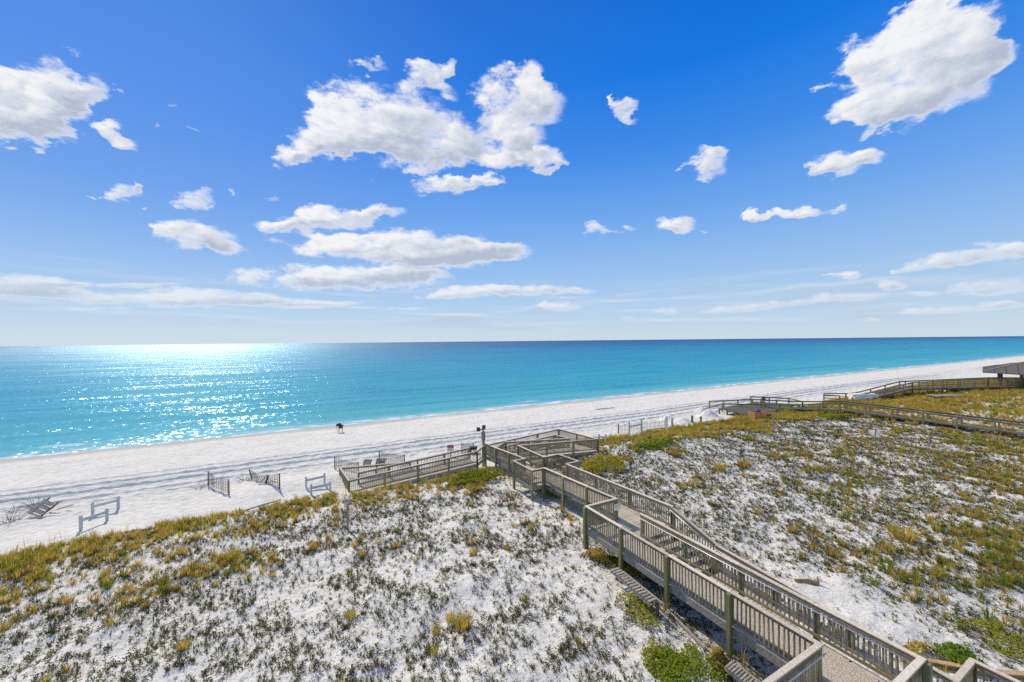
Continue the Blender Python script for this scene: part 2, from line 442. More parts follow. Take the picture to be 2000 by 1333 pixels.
def mat_plain(name, c, rough=.7, metal=0.0, var=.15, spec=.4):
    m, T, out = new_mat(name)
    g = T.n('ShaderNodeNewGeometry')
    nz = T.noise(g.outputs['Position'], 6, 4, .6)
    col = T.mix(T.maprange(nz, .3, .7), tuple(x * (1 - var) for x in c), tuple(min(1, x * (1 + var)) for x in c))
    principled(T, out, col, rough, nz, .15, .01, spec, metal)
    return m
def mat_leaf(name, stops, trans=.4):
    """foliage: colour varies from plant to plant and leaf to leaf"""
    m, T, out = new_mat(name)
    at = T.n('ShaderNodeAttribute'); at.attribute_name = 'tint'
    g = T.n('ShaderNodeNewGeometry')
    rnd = T.math('ADD', T.math('MULTIPLY', objrand(T), .55), T.math('MULTIPLY', at.outputs['Fac'], .45))
    col = T.ramp(rnd, stops)
    d = T.n('ShaderNodeBsdfDiffuse'); T.put(d.inputs[0], col)
    t = T.n('ShaderNodeBsdfTranslucent'); T.put(t.inputs[0], T.mix(1.0, col, (1.5, 1.4, .8), 'MULTIPLY'))
    mx = T.n('ShaderNodeMixShader'); mx.inputs[0].default_value = trans
    T.t.links.new(d.outputs[0], mx.inputs[1]); T.t.links.new(t.outputs[0], mx.inputs[2])
    T.t.links.new(mx.outputs[0], out.inputs[0])
    return m
M = {}
M['sand'] = mat_sand()
M['water'] = mat_water()
M['cap'] = mat_wood('weathered_cap_wood', (.50, .43, .33), (.74, .645, .51), spread=.4)
M['rail'] = mat_wood('grey_rail_wood', (.20, .165, .11), (.37, .31, .215), green=(.18, .165, .085))
M['picket'] = mat_wood('picket_wood', (.20, .175, .12), (.42, .37, .27), stretch=(1, 1, .15), spread=.7)
M['post'] = mat_wood('treated_post_wood', (.20, .19, .09), (.37, .345, .19), green=(.17, .18, .07), stretch=(1, 1, .12))
M['plank'] = mat_wood('deck_plank_wood', (.38, .33, .25), (.58, .51, .40), stretch=(1, 1, 1), spread=.3)
M['greywood'] = mat_wood('old_grey_wood', (.215, .19, .155), (.42, .385, .325), spread=.3)
M['darkwood'] = mat_wood('dark_weathered_wood', (.085, .08, .06), (.19, .175, .135), green=(.08, .09, .05))
M['whitewood'] = mat_wood('faded_white_wood', (.42, .43, .41), (.62, .63, .60), spread=.15)
M['tanwood'] = mat_wood('tan_board_wood', (.34, .23, .11), (.56, .40, .21), spread=.3)
M['shingle'] = mat_wood('roof_shingle_wood', (.075, .068, .058), (.15, .138, .12), spread=.3)
M['metal'] = mat_plain('galvanised_metal', (.66, .66, .66), .45, .35)
M['orange'] = mat_plain('orange_paint', (.50, .21, .08), .7)
M['blue'] = mat_plain('blue_fabric', (.06, .10, .25), .8)
M['white'] = mat_plain('white_plastic', (.84, .83, .80), .5, var=.04)
M['black'] = mat_plain('black_rubber', (.025, .025, .025), .6)
M['red'] = mat_plain('faded_red_paint', (.30, .10, .09), .7)
M['wire'] = mat_plain('rusty_wire', (.16, .14, .11), .7)
M['skin'] = mat_plain('skin', (.42, .25, .17), .6)
M['navy'] = mat_plain('dark_navy_cloth', (.012, .014, .022), .9)
M['shorts'] = mat_plain('charcoal_cloth', (.03, .028, .035), .9)
M['hair'] = mat_plain('dark_hair', (.015, .012, .01), .7)
def mat_mat():
    m, T, out = new_mat('speckled_grip_mat')
    g = T.n('ShaderNodeNewGeometry'); pos = g.outputs['Position']
    v = T.voro(pos, 26, 'F1')
    n2 = T.noise(pos, 60, 2)
    c = T.mix(T.maprange(v, .25, .5), (.68, .61, .48), (.34, .295, .215))
    c = T.mix(T.maprange(n2, .5, .65), c, (.55, .50, .41))
    principled(T, out, c, .9, v, .4, .01, .2)
    return m
M['mat'] = mat_mat()
DRY = [(0, (.20, .12, .05)), (.22, (.36, .25, .08)), (.5, (.52, .40, .11)), (.75, (.40, .35, .08)), (1, (.24, .26, .06))]
GRN = [(0, (.30, .22, .045)), (.35, (.26, .25, .04)), (.7, (.17, .24, .03)), (1, (.12, .20, .025))]
LOW = [(0, (.15, .105, .055)), (.25, (.10, .095, .04)), (.5, (.085, .095, .036)), (.75, (.17, .16, .06)), (1, (.28, .23, .11))]
SHR = [(0, (.30, .24, .03)), (.3, (.24, .30, .035)), (.65, (.16, .25, .03)), (1, (.075, .14, .025))]
YEL = [(0, (.42, .22, .03)), (.3, (.42, .33, .035)), (.65, (.32, .33, .04)), (1, (.15, .22, .025))]
M['dry'] = mat_leaf('dry_golden_grass', DRY, .45)
M['green'] = mat_leaf('yellow_green_grass', GRN, .45)
M['low'] = mat_leaf('low_dune_plant', LOW, .2)
M['shrub'] = mat_leaf('fleshy_green_leaves', SHR, .35)
M['shrub2'] = mat_leaf('yellow_green_leaves', YEL, .4)

# ------------------------------------------------------------------ builders
def link(o, parent=None):
    COL.objects.link(o)
    if parent is not None:
        o.parent = parent
        o.matrix_parent_inverse = parent_inv(parent)
    return o
def parent_inv(p):
    mw = Matrix.Identity(4); chain = []
    while p is not None:
        chain.append(p); p = p.parent
    for q in reversed(chain):
        mw = mw @ q.matrix_parent_inverse @ q.matrix_basis
    return mw.inverted()
def tag(o, label=None, cat=None, group=None, kind=None):
    if label: o['label'] = label
    if cat: o['category'] = cat
    if group: o['group'] = group
    if kind: o['kind'] = kind
    return o
def thing(name, loc, label, cat, group=None):
    o = bpy.data.objects.new(name, None)
    o.empty_display_size = .2
    o.location = loc
    COL.objects.link(o)
    return tag(o, label, cat, group)

class MB:
    def __init__(self):
        self.v = []; self.f = []; self.t = []
    def add(self, vs, fs, tint=None):
        k = len(self.v)
        self.v += [tuple(p) for p in vs]
        self.f += [tuple(i + k for i in f) for f in fs]
        if tint is not None: self.t += [tint] * len(vs)
        return self
    def beam(self, a, b, wd, th, up=None, off=(0, 0)):
        """rectangular bar from a to b; wd across, th along 'up'"""
        a = Vector(a); b = Vector(b); d = (b - a).normalized()
        up = Vector(up) if up is not None else Vector((0, 0, 1))
        if abs(d.dot(up)) > .98: up = Vector((CN, SN, 0))
        s = d.cross(up).normalized(); u = s.cross(d).normalized()
        vs = []
        for p in (a, b):
            for (i, j) in ((-1, -1), (1, -1), (1, 1), (-1, 1)):
                vs.append(p + s * (i * wd / 2 + off[0]) + u * (j * th / 2 + off[1]))
        self.add(vs, [(0, 1, 2, 3), (7, 6, 5, 4), (0, 4, 5, 1), (1, 5, 6, 2), (2, 6, 7, 3), (3, 7, 4, 0)])
        return self
    def tube(self, pts, r, seg=6, r2=None):
        pts = [Vector(p) for p in pts]; k = len(self.v); N = len(pts)
        for i, p in enumerate(pts):
            d = (pts[min(i + 1, N - 1)] - pts[max(i - 1, 0)]).normalized()
            a = Vector((0, 0, 1)) if abs(d.z) < .9 else Vector((1, 0, 0))
            s = d.cross(a).normalized(); u = s.cross(d)
            rr = r if r2 is None else r + (r2 - r) * i / max(1, N - 1)
            for j in range(seg):
                t = 2 * math.pi * j / seg
                self.v.append(tuple(p + s * math.cos(t) * rr + u * math.sin(t) * rr))
        for i in range(N - 1):
            for j in range(seg):
                a = k + i * seg + j; b = k + i * seg + (j + 1) % seg
                self.f.append((a, b, b + seg, a + seg))
        self.f.append(tuple(k + j for j in reversed(range(seg))))
        self.f.append(tuple(k + (N - 1) * seg + j for j in range(seg)))
        return self
    def mesh(self, name, mat, smooth=False):
        me = bpy.data.meshes.new(name)
        me.from_pydata(self.v, [], self.f)
        if mat: me.materials.append(mat)
        if self.t:
            a = me.attributes.new('tint', 'FLOAT', 'POINT'); a.data.foreach_set('value', self.t)
        if smooth: me.polygons.foreach_set('use_smooth', [True] * len(me.polygons))
        me.update()
        return me
    def obj(self, name, mat, parent=None, smooth=False, bevel=0):
        o = bpy.data.objects.new(name, self.mesh(name, mat, smooth))
        link(o, parent)
        if bevel:
            b = o.modifiers.new('bevel', 'BEVEL'); b.width = bevel; b.segments = 1; b.limit_method = 'ANGLE'
        return o
def boxmesh(name, sx, sy, sz, mat, bevel=0.0):
    """box standing on its origin"""
    me = bpy.data.meshes.new(name)
    bm = bmesh.new(); bmesh.ops.create_cube(bm, size=1)
    for v in bm.verts:
        v.co = Vector((v.co.x * sx, v.co.y * sy, (v.co.z + .5) * sz))
    if bevel: bmesh.ops.bevel(bm, geom=bm.edges[:], offset=bevel, segments=1, affect='EDGES')
    bm.to_mesh(me); bm.free(); me.materials.append(mat)
    return me
def place(name, me, loc, rotz=0.0, parent=None, rot=None):
    o = bpy.data.objects.new(name, me)
    o.location = loc
    o.rotation_euler = rot if rot is not None else (0, 0, rotz)
    return link(o, parent)

# ------------------------------------------------------------------ ground
def build_ground():
    ws = np.concatenate([np.arange(-40, -4, 1.2), np.arange(-4, 30, .22), np.arange(30, 36, .16), np.arange(36, 46, .08), np.arange(46, 58, .13), np.arange(58, 63, .3), np.array([64, 67, 72, 85, 120])])
    ns = np.concatenate([-np.geomspace(70, 3000, 24)[::-1], np.arange(-69, -32, .4), np.arange(-32, 45, .16), np.arange(45, 120, .4), np.geomspace(121, 6000, 60)])
    N, W = np.meshgrid(ns, ws)
    X = CN * N - SN * W; Y = SN * N + CN * W
    Z = height(X, Y)
    nr, nc = N.shape
    me = bpy.data.meshes.new('beach_ground')
    me.vertices.add(nr * nc)
    me.vertices.foreach_set('co', np.stack([X, Y, Z], -1).ravel())
    i = np.arange(nr * nc).reshape(nr, nc)
    q = np.stack([i[:-1, :-1], i[:-1, 1:], i[1:, 1:], i[1:, :-1]], -1).reshape(-1, 4)
    me.loops.add(q.size); me.loops.foreach_set('vertex_index', q.ravel())
    me.polygons.add(len(q)); me.polygons.foreach_set('loop_start', np.arange(0, q.size, 4))
    me.polygons.foreach_set('loop_total', np.full(len(q), 4))
    me.update(); me.validate()
    me.polygons.foreach_set('use_smooth', [True] * len(q))
    me.materials.append(M['sand'])
    o = bpy.data.objects.new('sand_ground', me); COL.objects.link(o)
    tag(o, 'white sand of the beach and the dunes', None, None, 'structure')
build_ground()
def build_sea():
    mb = MB()
    ws = [58.5, 70, 100, 160, 300, 700, 2000, 8000, 40000]
    ns = [-40000, -8000, -2000, -500, -100, 0, 100, 500, 2000, 8000, 40000]
    vs = [nw(n, w, 0) for w in ws for n in ns]
    L = len(ns)
    fs = [(i * L + j, i * L + j + 1, (i + 1) * L + j + 1, (i + 1) * L + j) for i in range(len(ws) - 1) for j in range(L - 1)]
    mb.add(vs, fs)
    o = mb.obj('sea', M['water'])
    tag(o, 'turquoise sea glittering in the sun', None, None, 'structure')
build_sea()

# ------------------------------------------------------------------ main boardwalk
RH = 1.07
ROT = PH                      # boxes turned so that x runs along n
board = thing('boardwalk', nw(12.3, 8, 1.7), 'long weathered wooden boardwalk zigzagging over the dune to the beach', 'boardwalk')
BAL = []                      # every baluster: (distance, foot, height, railing)
baluster_me = boxmesh('baluster', .036, .036, .86, M['picket'])
baluster_tan = boxmesh('baluster_tan', .036, .036, .86, M['tanwood'])

def postmesh(h):
    return boxmesh('post', .135, .135, h, M['post'], .008)
def railing(parent, pts, posts_at=2.44, handrail=0, label=None, end_posts=(True, True), postside=0, pick=.13, low_bottom=0.12, rim=True):
    """pts: cap-top points (x,y,z); handrail: +1 / -1 side of a pipe, 0 none; postside: which side posts stand on"""
    pts = [Vector(p) for p in pts]
    body = MB(); caps = []; rims = MB(); pipe = MB()
    post_list = []
    for a, b in zip(pts[:-1], pts[1:]):
        d = b - a; L = Vector((d.x, d.y, 0)).length
        h = Vector((d.x, d.y, 0)).normalized(); s = Vector((h.y, -h.x, 0))     # s: right-hand side
        dn = Vector((0, 0, -1))
        ext = h * .07
        kb = max(1, int(round(L / 2.44)))
        for i in range(kb):
            pa_ = a.lerp(b, i / kb) - (ext if i == 0 else -h * .003); pb_ = a.lerp(b, (i + 1) / kb) + (ext if i == kb - 1 else -h * .003)
            jig = s * random.uniform(-.006, .006)
            caps.append(MB().beam(pa_ + dn * (.019 + random.uniform(0, .003)) + jig, pb_ + dn * (.0205 + random.uniform(0, .003)) - jig, .14, .038))
        body.beam(a + dn * .115, b + dn * .115, .038, .10, off=(.037, 0))
        body.beam(a + dn * (RH - low_bottom - .04), b + dn * (RH - low_bottom - .04), .038, .085, off=(.037, 0))
        if rim:
            rims.beam(a + dn * (RH + .13), b + dn * (RH + .13), .04, .25)
        if handrail:
            o = s * (handrail * .13) + dn * .16
            pipe.tube([a + o, b + o], .021, 8)
            k = max(2, int(L / 1.22))
            for i in range(k):
                p = a.lerp(b, (i + .5) / k)
                pipe.tube([p + o, p + dn * .2 + s * handrail * .02], .009, 5)
        nb = max(2, int(round(L / pick)))
        for i in range(nb):
            p = a.lerp(b, (i + .5) / nb) + dn * (.09 + .86)
            BAL.append([(p - Vector((0, 0, H))).length, p - s * 0.002, ROT, None, h])
        k = max(1, int(round(L / posts_at)))
        for i in range(k + 1):
            p = a.lerp(b, i / k) + s * (postside * .10)
            post_list.append(p)
    rl = body.obj('railing', M['rail'], parent)
    if label: rl['label'] = label
    for cb in caps: cb.obj('cap_rail', M['cap'], rl, bevel=.006)
    if rim: rims.obj('rim_board', M['greywood'], rl)
    if handrail: pipe.obj('handrail', M['metal'], rl, smooth=True)
    done = []
    for p in post_list:
        if any((p - q).length < .5 for q in done): continue
        done.append(p)
        g = hz(p.x, p.y) - .3
        me = postmesh(max(.6, p.z - .04 - g))
        place('post', me, (p.x, p.y, g), ROT, rl)
    for e in BAL:
        if e[3] is None: e[3] = rl
    return rl

CAPZ = 4.0
nL, nM, nR = 11.45, 13.08, 14.95
def c(n, w, z): return nw(n, w, z)
# near walkway: outer rail and the rail it shares with the lower walk
railing(board, [c(nL - 3.2, 5.05, CAPZ), c(nL, 5.05, CAPZ)], handrail=1, postside=-1)
railing(board, [c(nL, 5.05, CAPZ), c(nL, 14.4, CAPZ)], handrail=1, postside=-1, end_posts=(False, True))
railing(board, [c(nL, 14.4, CAPZ), c(nM + .22, 14.4, CAPZ)], postside=0)
railing(board, [c(nM, 12.6, CAPZ), c(nM, 3.65, CAPZ)], handrail=1, postside=-1)
railing(board, [c(nM, 3.65, CAPZ), c(nM - 4.2, 3.65, CAPZ)], handrail=1, postside=-1)
# right-hand rail: level by the landing, down the stairs, along the lower walk
railing(board, [c(nR, 20.8, CAPZ - .35), c(nR, 12.48, CAPZ)], handrail=0, postside=-1)
railing(board, [c(nR, 12.48, CAPZ), c(nR, 10.2, 3.22), c(nR, 3.55, 2.76)], handrail=1, postside=-1)
railing(board, [c(nR, 3.55, 2.76), c(nR + 1.42, 3.55, 2.74)], postside=0)
railing(board, [c(nR + 1.42, 3.55, 2.74), c(nR + 1.42, -2.0, 2.74)], postside=0)
# middle stretch with the two bench bays
zP2, zP6 = H - 8.17, H - 8.77
railing(board, [c(nM + .22, 14.4, CAPZ), c(nM + .22, 20.95, zP2)], postside=-1)
railing(board, [c(nM + .22, 20.95, zP2), c(nM - .72, 20.95, zP2), c(nM - .82, 23.2, zP2), c(nM + .1, 23.3, zP2)], postside=0)
railing(board, [c(nM + .1, 23.3, zP2), c(nM + .16, 30.2, zP6)], postside=-1)
railing(board, [c(nR, 20.8, zP2 + .05), c(nR + 1.0, 20.85, zP2 + .05), c(nR + .78, 22.95, zP2 + .02), c(nR - .42, 22.9, zP2)], postside=0)
railing(board, [c(nR - .42, 22.9, zP2), c(nR - .45, 26.67, H - 8.24)], postside=0)
# ramp turning off to the left
railing(board, [c(nM + .16, 30.2, zP6), c(12.45, 30.2, H - 9.29)], postside=0)
railing(board, [c(12.45, 30.2, H - 9.29), c(2.42, 30.18, H - 9.97)], postside=0)
railing(board, [c(2.42, 30.18, H - 9.97), c(2.05, 33.6, H - 9.97)], postside=0)
railing(board, [c(2.05, 33.6, H - 9.97), c(7.6, 33.6, H - 10.36)], postside=0)
railing(board, [c(3.25, 31.9, H - 10.03), c(12.4, 31.9, H - 9.39)], postside=0)
# ramp turning off to the right and doubling back
railing(board, [c(14.5, 26.67, H - 8.24), c(22.55, 26.67, H - 8.75)], postside=0)
railing(board, [c(22.55, 26.67, H - 8.75), c(22.57, 32.76, H - 9.07)], postside=0)
railing(board, [c(22.57, 32.76, H - 9.07), c(14.87, 32.75, H - 9.58)], postside=0)
railing(board, [c(14.3, 28.45, H - 8.32), c(20.7, 28.4, H - 8.85), c(20.6, 30.5, H - 8.95), c(14.9, 30.5, H - 9.35)], postside=0)
railing(board, [c(14.3, 28.45, H - 8.32), c(14.25, 29.9, H - 9.17)], postside=0)

# balusters: the nearest 300 are pieces of their own
BAL.sort(key=lambda e: e[0])
for i, (dist, p, rz, rl, h) in enumerate(BAL[:300]):
    tan = (abs(to_nw(p.x, p.y)[0] - (nM + .22)) < .1 and 15.3 < to_nw(p.x, p.y)[1] < 16.1)
    place('baluster', baluster_tan if tan else baluster_me, p, 0, rl, rot=(random.gauss(0, .012), random.gauss(0, .012), rz))
mb = MB()
for (dist, p, rz, rl, h) in BAL[300:]:
    mb.beam(p, p + Vector((0, 0, .86)), .036, .036, up=h)
tag(mb.obj('balusters', M['picket'], board), kind='stuff')

# decks
plank_dk = boxmesh('plank', 1.0, .138, .036, M['plank'])
PLANKS = []
def deck(n0, n1, w0, w1, z0, z1, along='w', pitch=.146):
    """planks laid across; z0 at w0 (or n0) and z1 at w1 (or n1)"""
    if along == 'w':
        k = max(1, int(abs(w1 - w0) / pitch))
        for i in range(k):
            t = (i + .5) / k
            p = nw((n0 + n1) / 2, w0 + (w1 - w0) * t, z0 + (z1 - z0) * t - .036 + random.uniform(-.003, .003))
            PLANKS.append((p, abs(n1 - n0), ROT))
    else:
        k = max(1, int(abs(n1 - n0) / pitch))
        for i in range(k):
            t = (i + .5) / k
            p = nw(n0 + (n1 - n0) * t, (w0 + w1) / 2, z0 + (z1 - z0) * t - .036 + random.uniform(-.003, .003))
            PLANKS.append((p, abs(w1 - w0), ROT + math.pi / 2))
DZ = CAPZ - RH
deck(nL, nM - .02, 5.05, 14.4, DZ, DZ)                       # near walk (under the grip mat)
deck(nM + .02, nR, 12.4, 14.4, DZ, DZ)                        # landing
deck(nL - 3.4, nM - .02, 3.65, 5.0, DZ, DZ, 'n')              # turn at the near end
deck(nM + .02, nR, 3.3, 10.1, 2.76 - RH, 3.22 - RH)           # lower walk
deck(nM + .24, nR, 14.42, 20.9, DZ, zP2 - RH)
for i in range(5):                                            # stair treads
    t = (i + .5) / 5.0
    p = nw((nM + nR) / 2, 12.3 - i * .42, DZ - .15 - i * .145)
    PLANKS.append((p, nR - nM - .06, ROT)); PLANKS.append((p + nw(0, -.15, 0), nR - nM - .06, ROT))
deck(nR + .02, nR + 1.4, -2, 3.5, 1.66, 1.68)
far_start = len(PLANKS)
deck(nM - .7, nR + .9, 20.95, 22.9, zP2 - RH, zP2 - RH)
deck(nM + .2, nR - .45, 22.95, 30.1, zP2 - RH, zP6 - RH)
deck(2.4, 12.4, 30.25, 31.85, H - 9.97 - RH, H - 9.29 - RH, 'n')
deck(2.1, 8.5, 31.95, 33.55, H - 9.97 - RH, H - 10.4 - RH, 'n')
deck(14.5, 22.5, 26.7, 28.4, H - 8.24 - RH, H - 8.75 - RH, 'n')
deck(20.7, 22.5, 28.45, 30.5, H - 8.8 - RH, H - 8.95 - RH)
deck(14.9, 22.5, 30.55, 32.7, H - 9.58 - RH, H - 9.07 - RH, 'n')
dk = MB()
for n0, n1, w0, w1, z in ((nL + .1, nM - .1, 5, 14.3, DZ), (nM + .1, nR - .1, 12.45, 14.3, DZ), (nL - 3.2, nM - .1, 3.7, 5, DZ)):
    for nn in (n0, (n0 + n1) / 2, n1):
        dk.beam(nw(nn, w0, z - .16), nw(nn, w1, z - .16), .04, .22)
for nn in (nM + .15, nR - .15):
    dk.beam(nw(nn, 3.4, 2.76 - RH - .14), nw(nn, 10.1, 3.22 - RH - .14), .04, .2)
    dk.beam(nw(nn, 10.1, 3.22 - RH - .1), nw(nn, 12.45, DZ - .16), .04, .26)
    dk.beam(nw(nn, 14.4, DZ - .14), nw(nn, 20.9, zP2 - RH - .14), .04, .2)
deckobj = dk.obj('deck', M['darkwood'], board)
order = sorted(range(len(PLANKS)), key=lambda i: (PLANKS[i][0] - Vector((0, 0, H))).length)
far = MB()
for k, i in enumerate(order):
    p, L, rz = PLANKS[i]
    if k < 280:
        o = place('plank', plank_dk, p, rz, deckobj); o.scale = (L, 1, 1)
    else:
        h = Vector((math.cos(rz), math.sin(rz), 0)) * L / 2
        far.beam(p - h + Vector((0, 0, .018)), p + h + Vector((0, 0, .018)), .138, .036)
tag(far.obj('planks', M['plank'], board), kind='stuff')
gm = MB()
gm.add([nw(nL + .1, 4.4, DZ + .006), nw(nM - .12, 4.4, DZ + .006), nw(nM - .12, 12.3, DZ + .006), nw(nL + .1, 12.3, DZ + .006),
        nw(nL + .1, 4.4, DZ + .012), nw(nM - .12, 4.4, DZ + .012), nw(nM - .12, 12.3, DZ + .012), nw(nL + .1, 12.3, DZ + .012)],
       [(3, 2, 1, 0), (4, 5, 6, 7), (0, 1, 5, 4), (1, 2, 6, 5), (2, 3, 7, 6), (3, 0, 4, 7)])
gm.obj('grip_mat', M['mat'], board)
# benches in the bays
for (n0, w0, w1) in ((nM - .55, 21.1, 23.0), (nR + .65, 21.0, 22.8)):
    b = MB()
    for k in range(3):
        b.beam(nw(n0 - .14 + k * .14, w0, zP2 - RH + .45), nw(n0 - .14 + k * .14, w1, zP2 - RH + .45), .12, .035)
    for w in (w0 + .2, w1 - .2):
        b.beam(nw(n0, w, zP2 - RH - .02), nw(n0, w, zP2 - RH + .43), .3, .06, up=(CN, SN, 0))
    b.obj('bench', M['rail'], board)

# lamp post with twin floodlights at the far end
lp = nw(13.15, 30.45, 0)
t = thing('lamp_post', (lp.x, lp.y, hz(lp.x, lp.y)), 'grey floodlight post with two lamp heads rising at the boardwalk turn', 'lamp post')
m = MB(); m.tube([(lp.x, lp.y, hz(lp.x, lp.y) - .2), (lp.x, lp.y, 4.05)], .12, 8); m.obj('pole', M['post'], t, True)
m = MB(); m.beam((lp.x, lp.y, 3.3), (lp.x, lp.y, 4.0), .34, .26); m.obj('junction_box', M['greywood'], t, bevel=.02)
m = MB(); m.beam((lp.x - .42, lp.y, 4.2), (lp.x + .05, lp.y, 4.2), .07, .07); m.beam((lp.x, lp.y, 4.05), (lp.x, lp.y, 4.3), .09, .09); m.obj('bracket', M['greywood'], t)
for dx, dz in ((-.42, .02), (.05, .20)):
    m = MB(); m.beam((lp.x + dx, lp.y - .1, 4.22 + dz), (lp.x + dx, lp.y + .16, 4.16 + dz), .3, .36); m.obj('floodlight', M['darkwood'], t, bevel=.03)
# grey notice on the landing post
sp = nw(nM + .18, 14.28, 3.62)
t = thing('notice_board', sp, 'small pale grey notice fixed to the boardwalk landing rail', 'sign')
m = MB(); m.beam(sp + nw(-.2, 0, 0), sp + nw(.2, 0, 0), .02, .32); m.obj('panel', M['white'], t)
m = MB(); m.beam(sp + nw(-.15, -.016, .06), sp + nw(.15, -.016, .06), .006, .1); m.obj('print', M['metal'], t)

# ------------------------------------------------------------------ neighbouring boardwalks on the right
def simple_rail(parent, pts, step=2.6, pickets=False, lower=(.55,), mat='rail'):
    pts = [Vector(p) for p in pts]
    body = MB()
    for a, b in zip(pts[:-1], pts[1:]):
        body.beam(a, b, .13, .045)
        for lo in lower:
            body.beam(a + Vector((0, 0, -lo)), b + Vector((0, 0, -lo)), .04, .09)
        body.beam(a + Vector((0, 0, -.1)), b + Vector((0, 0, -.1)), .04, .13)
    rl = body.obj('railing', M[mat], parent)
    for a, b in zip(pts[:-1], pts[1:]):
        k = max(1, int(round((b - a).length / step)))
        for i in range(k + 1):
            p = a.lerp(b, i / k); g = hz(p.x, p.y) - .3
            if i == k and b is not pts[-1]: continue
            m = MB(); m.beam((p.x, p.y, g), (p.x, p.y, p.z - .02), .14, .14); m.obj('post', M[mat], rl)
        if pickets:
            kk = int((b - a).length / .16)
            for i in range(kk):
                p = a.lerp(b, (i + .5) / kk)
                m = MB(); m.beam(p + Vector((0, 0, -1.0)), p + Vector((0, 0, -.06)), .04, .04)
                m.obj('baluster', M['picket'], rl)
    return rl
def slab(parent, quad, name='deck', th=.2):
    q = [Vector(p) for p in quad]
    m = MB(); m.add(q + [p + Vector((0, 0, -th)) for p in q], [(0, 1, 2, 3), (7, 6, 5, 4), (0, 4, 5, 1), (1, 5, 6, 2), (2, 6, 7, 3), (3, 7, 4, 0)])
    return m.obj(name, M['darkwood'], parent)
b3 = thing('boardwalk', nw(62, 17, 2), 'grey boardwalk with open two board rails crossing the golden dune', 'boardwalk')
n3, z3 = 62.2, H - 8.75
simple_rail(b3, [nw(n3, 4, z3 - .05), nw(n3, 24.9, z3 + .2), nw(n3 - .3, 29.5, z3 - .75), nw(n3 - 3.5, 33.0, z3 - .9), nw(n3 - 7.2, 36.5, z3 - 1.0), nw(n3 - 10.0, 37.2, z3 - 1.5)], lower=(.93,))
simple_rail(b3, [nw(n3 + 1.7, 4, z3 - .05), nw(n3 + 1.7, 25, z3 + .2), nw(n3 + 1.6, 30.0, z3 - .5), nw(n3 - .5, 36, z3 - .8), nw(n3 - 6, 39.5, z3 - 1.1)], lower=(.93,))
simple_rail(b3, [nw(n3 + 1.6, 30.0, z3 - .5), nw(n3 + 4.0, 33.0, z3 - .6), nw(n3 + 2.5, 38, z3 - .8)], lower=(.55, .93))
slab(b3, [nw(n3, 4, z3 - 1.07), nw(n3 + 1.7, 4, z3 - 1.07), nw(n3 + 1.7, 25, z3 - .87), nw(n3, 25, z3 - .87)], th=.05)
slab(b3, [nw(n3, 25, z3 - .9), nw(n3 + 1.7, 25, z3 - .9), nw(n3 - .5, 36.0, z3 - 1.85), nw(n3 - 2.2, 34.5, z3 - 1.85)], th=.1)
# low landing at its seaward end
pl = [atz(1405, 798, 1.75), atz(1470, 812, 1.55), atz(1560, 790, 1.6), atz(1478, 785, 1.7)]
b3p = thing('viewing_platform', pl[0], 'low grey timber platform on legs at the beach end', 'platform')
top = slab(b3p, pl, 'deck', .14)
simple = MB()
for a, b in zip(pl, pl[1:] + pl[:1]):
    for i in range(4):
        p = a.lerp(b, i / 4); g = hz(p.x, p.y) - .2
        m = MB(); m.beam((p.x, p.y, g), (p.x, p.y, p.z - .07), .15, .15); m.obj('leg', M['darkwood'], b3p)
b2 = thing('boardwalk', (66, 62, 2.6), 'far grey boardwalk with stairs dropping to the beach by the shelter', 'boardwalk')
def p2(px, py, D=62): return atD(px, py, D)
front = [p2(2120, 740, 60), p2(2000, 741, 60.5), p2(1930, 739.5, 61), p2(1782, 747, 61)]
simple_rail(b2, front[:2], pickets=True, lower=(.95,)); simple_rail(b2, front[1:3], pickets=True, lower=(.95,)); simple_rail(b2, front[2:], lower=(.62, .95))
simple_rail(b2, [p2(1782, 747, 61), p2(1692, 768.5, 61), p2(1668, 771.5, 61)], step=1.6, lower=(.5, 1.0))
simple_rail(b2, [p2(2120, 738.5, 62.8), p2(1930, 737.5, 63), p2(1768, 744.5, 63), p2(1757, 745, 63), p2(1672, 767, 63), p2(1652, 768.5, 63)], step=2.2, lower=(.55, .95))
simple_rail(b2, [p2(1668, 771.5, 61), p2(1665, 777, 59)], lower=(.5,))
simple_rail(b2, [p2(1652, 768.5, 63), p2(1609, 768, 65), p2(1609, 771, 63), p2(1640, 773, 61)], lower=(.5, .9))
slab(b2, [front[0] + Vector((0, 0, -1.05)), front[3] + Vector((0, 0, -1.05)), p2(1768, 744.5, 63) + Vector((0, 0, -1.05)), p2(2120, 738.5, 62.8) + Vector((0, 0, -1.05))])
slab(b2, [p2(1782, 747, 61) + Vector((0, 0, -1.0)), p2(1692, 768.5, 61) + Vector((0, 0, -1.0)), p2(1672, 767, 63) + Vector((0, 0, -1.0)), p2(1757, 745, 63) + Vector((0, 0, -1.0))], 'stairs')
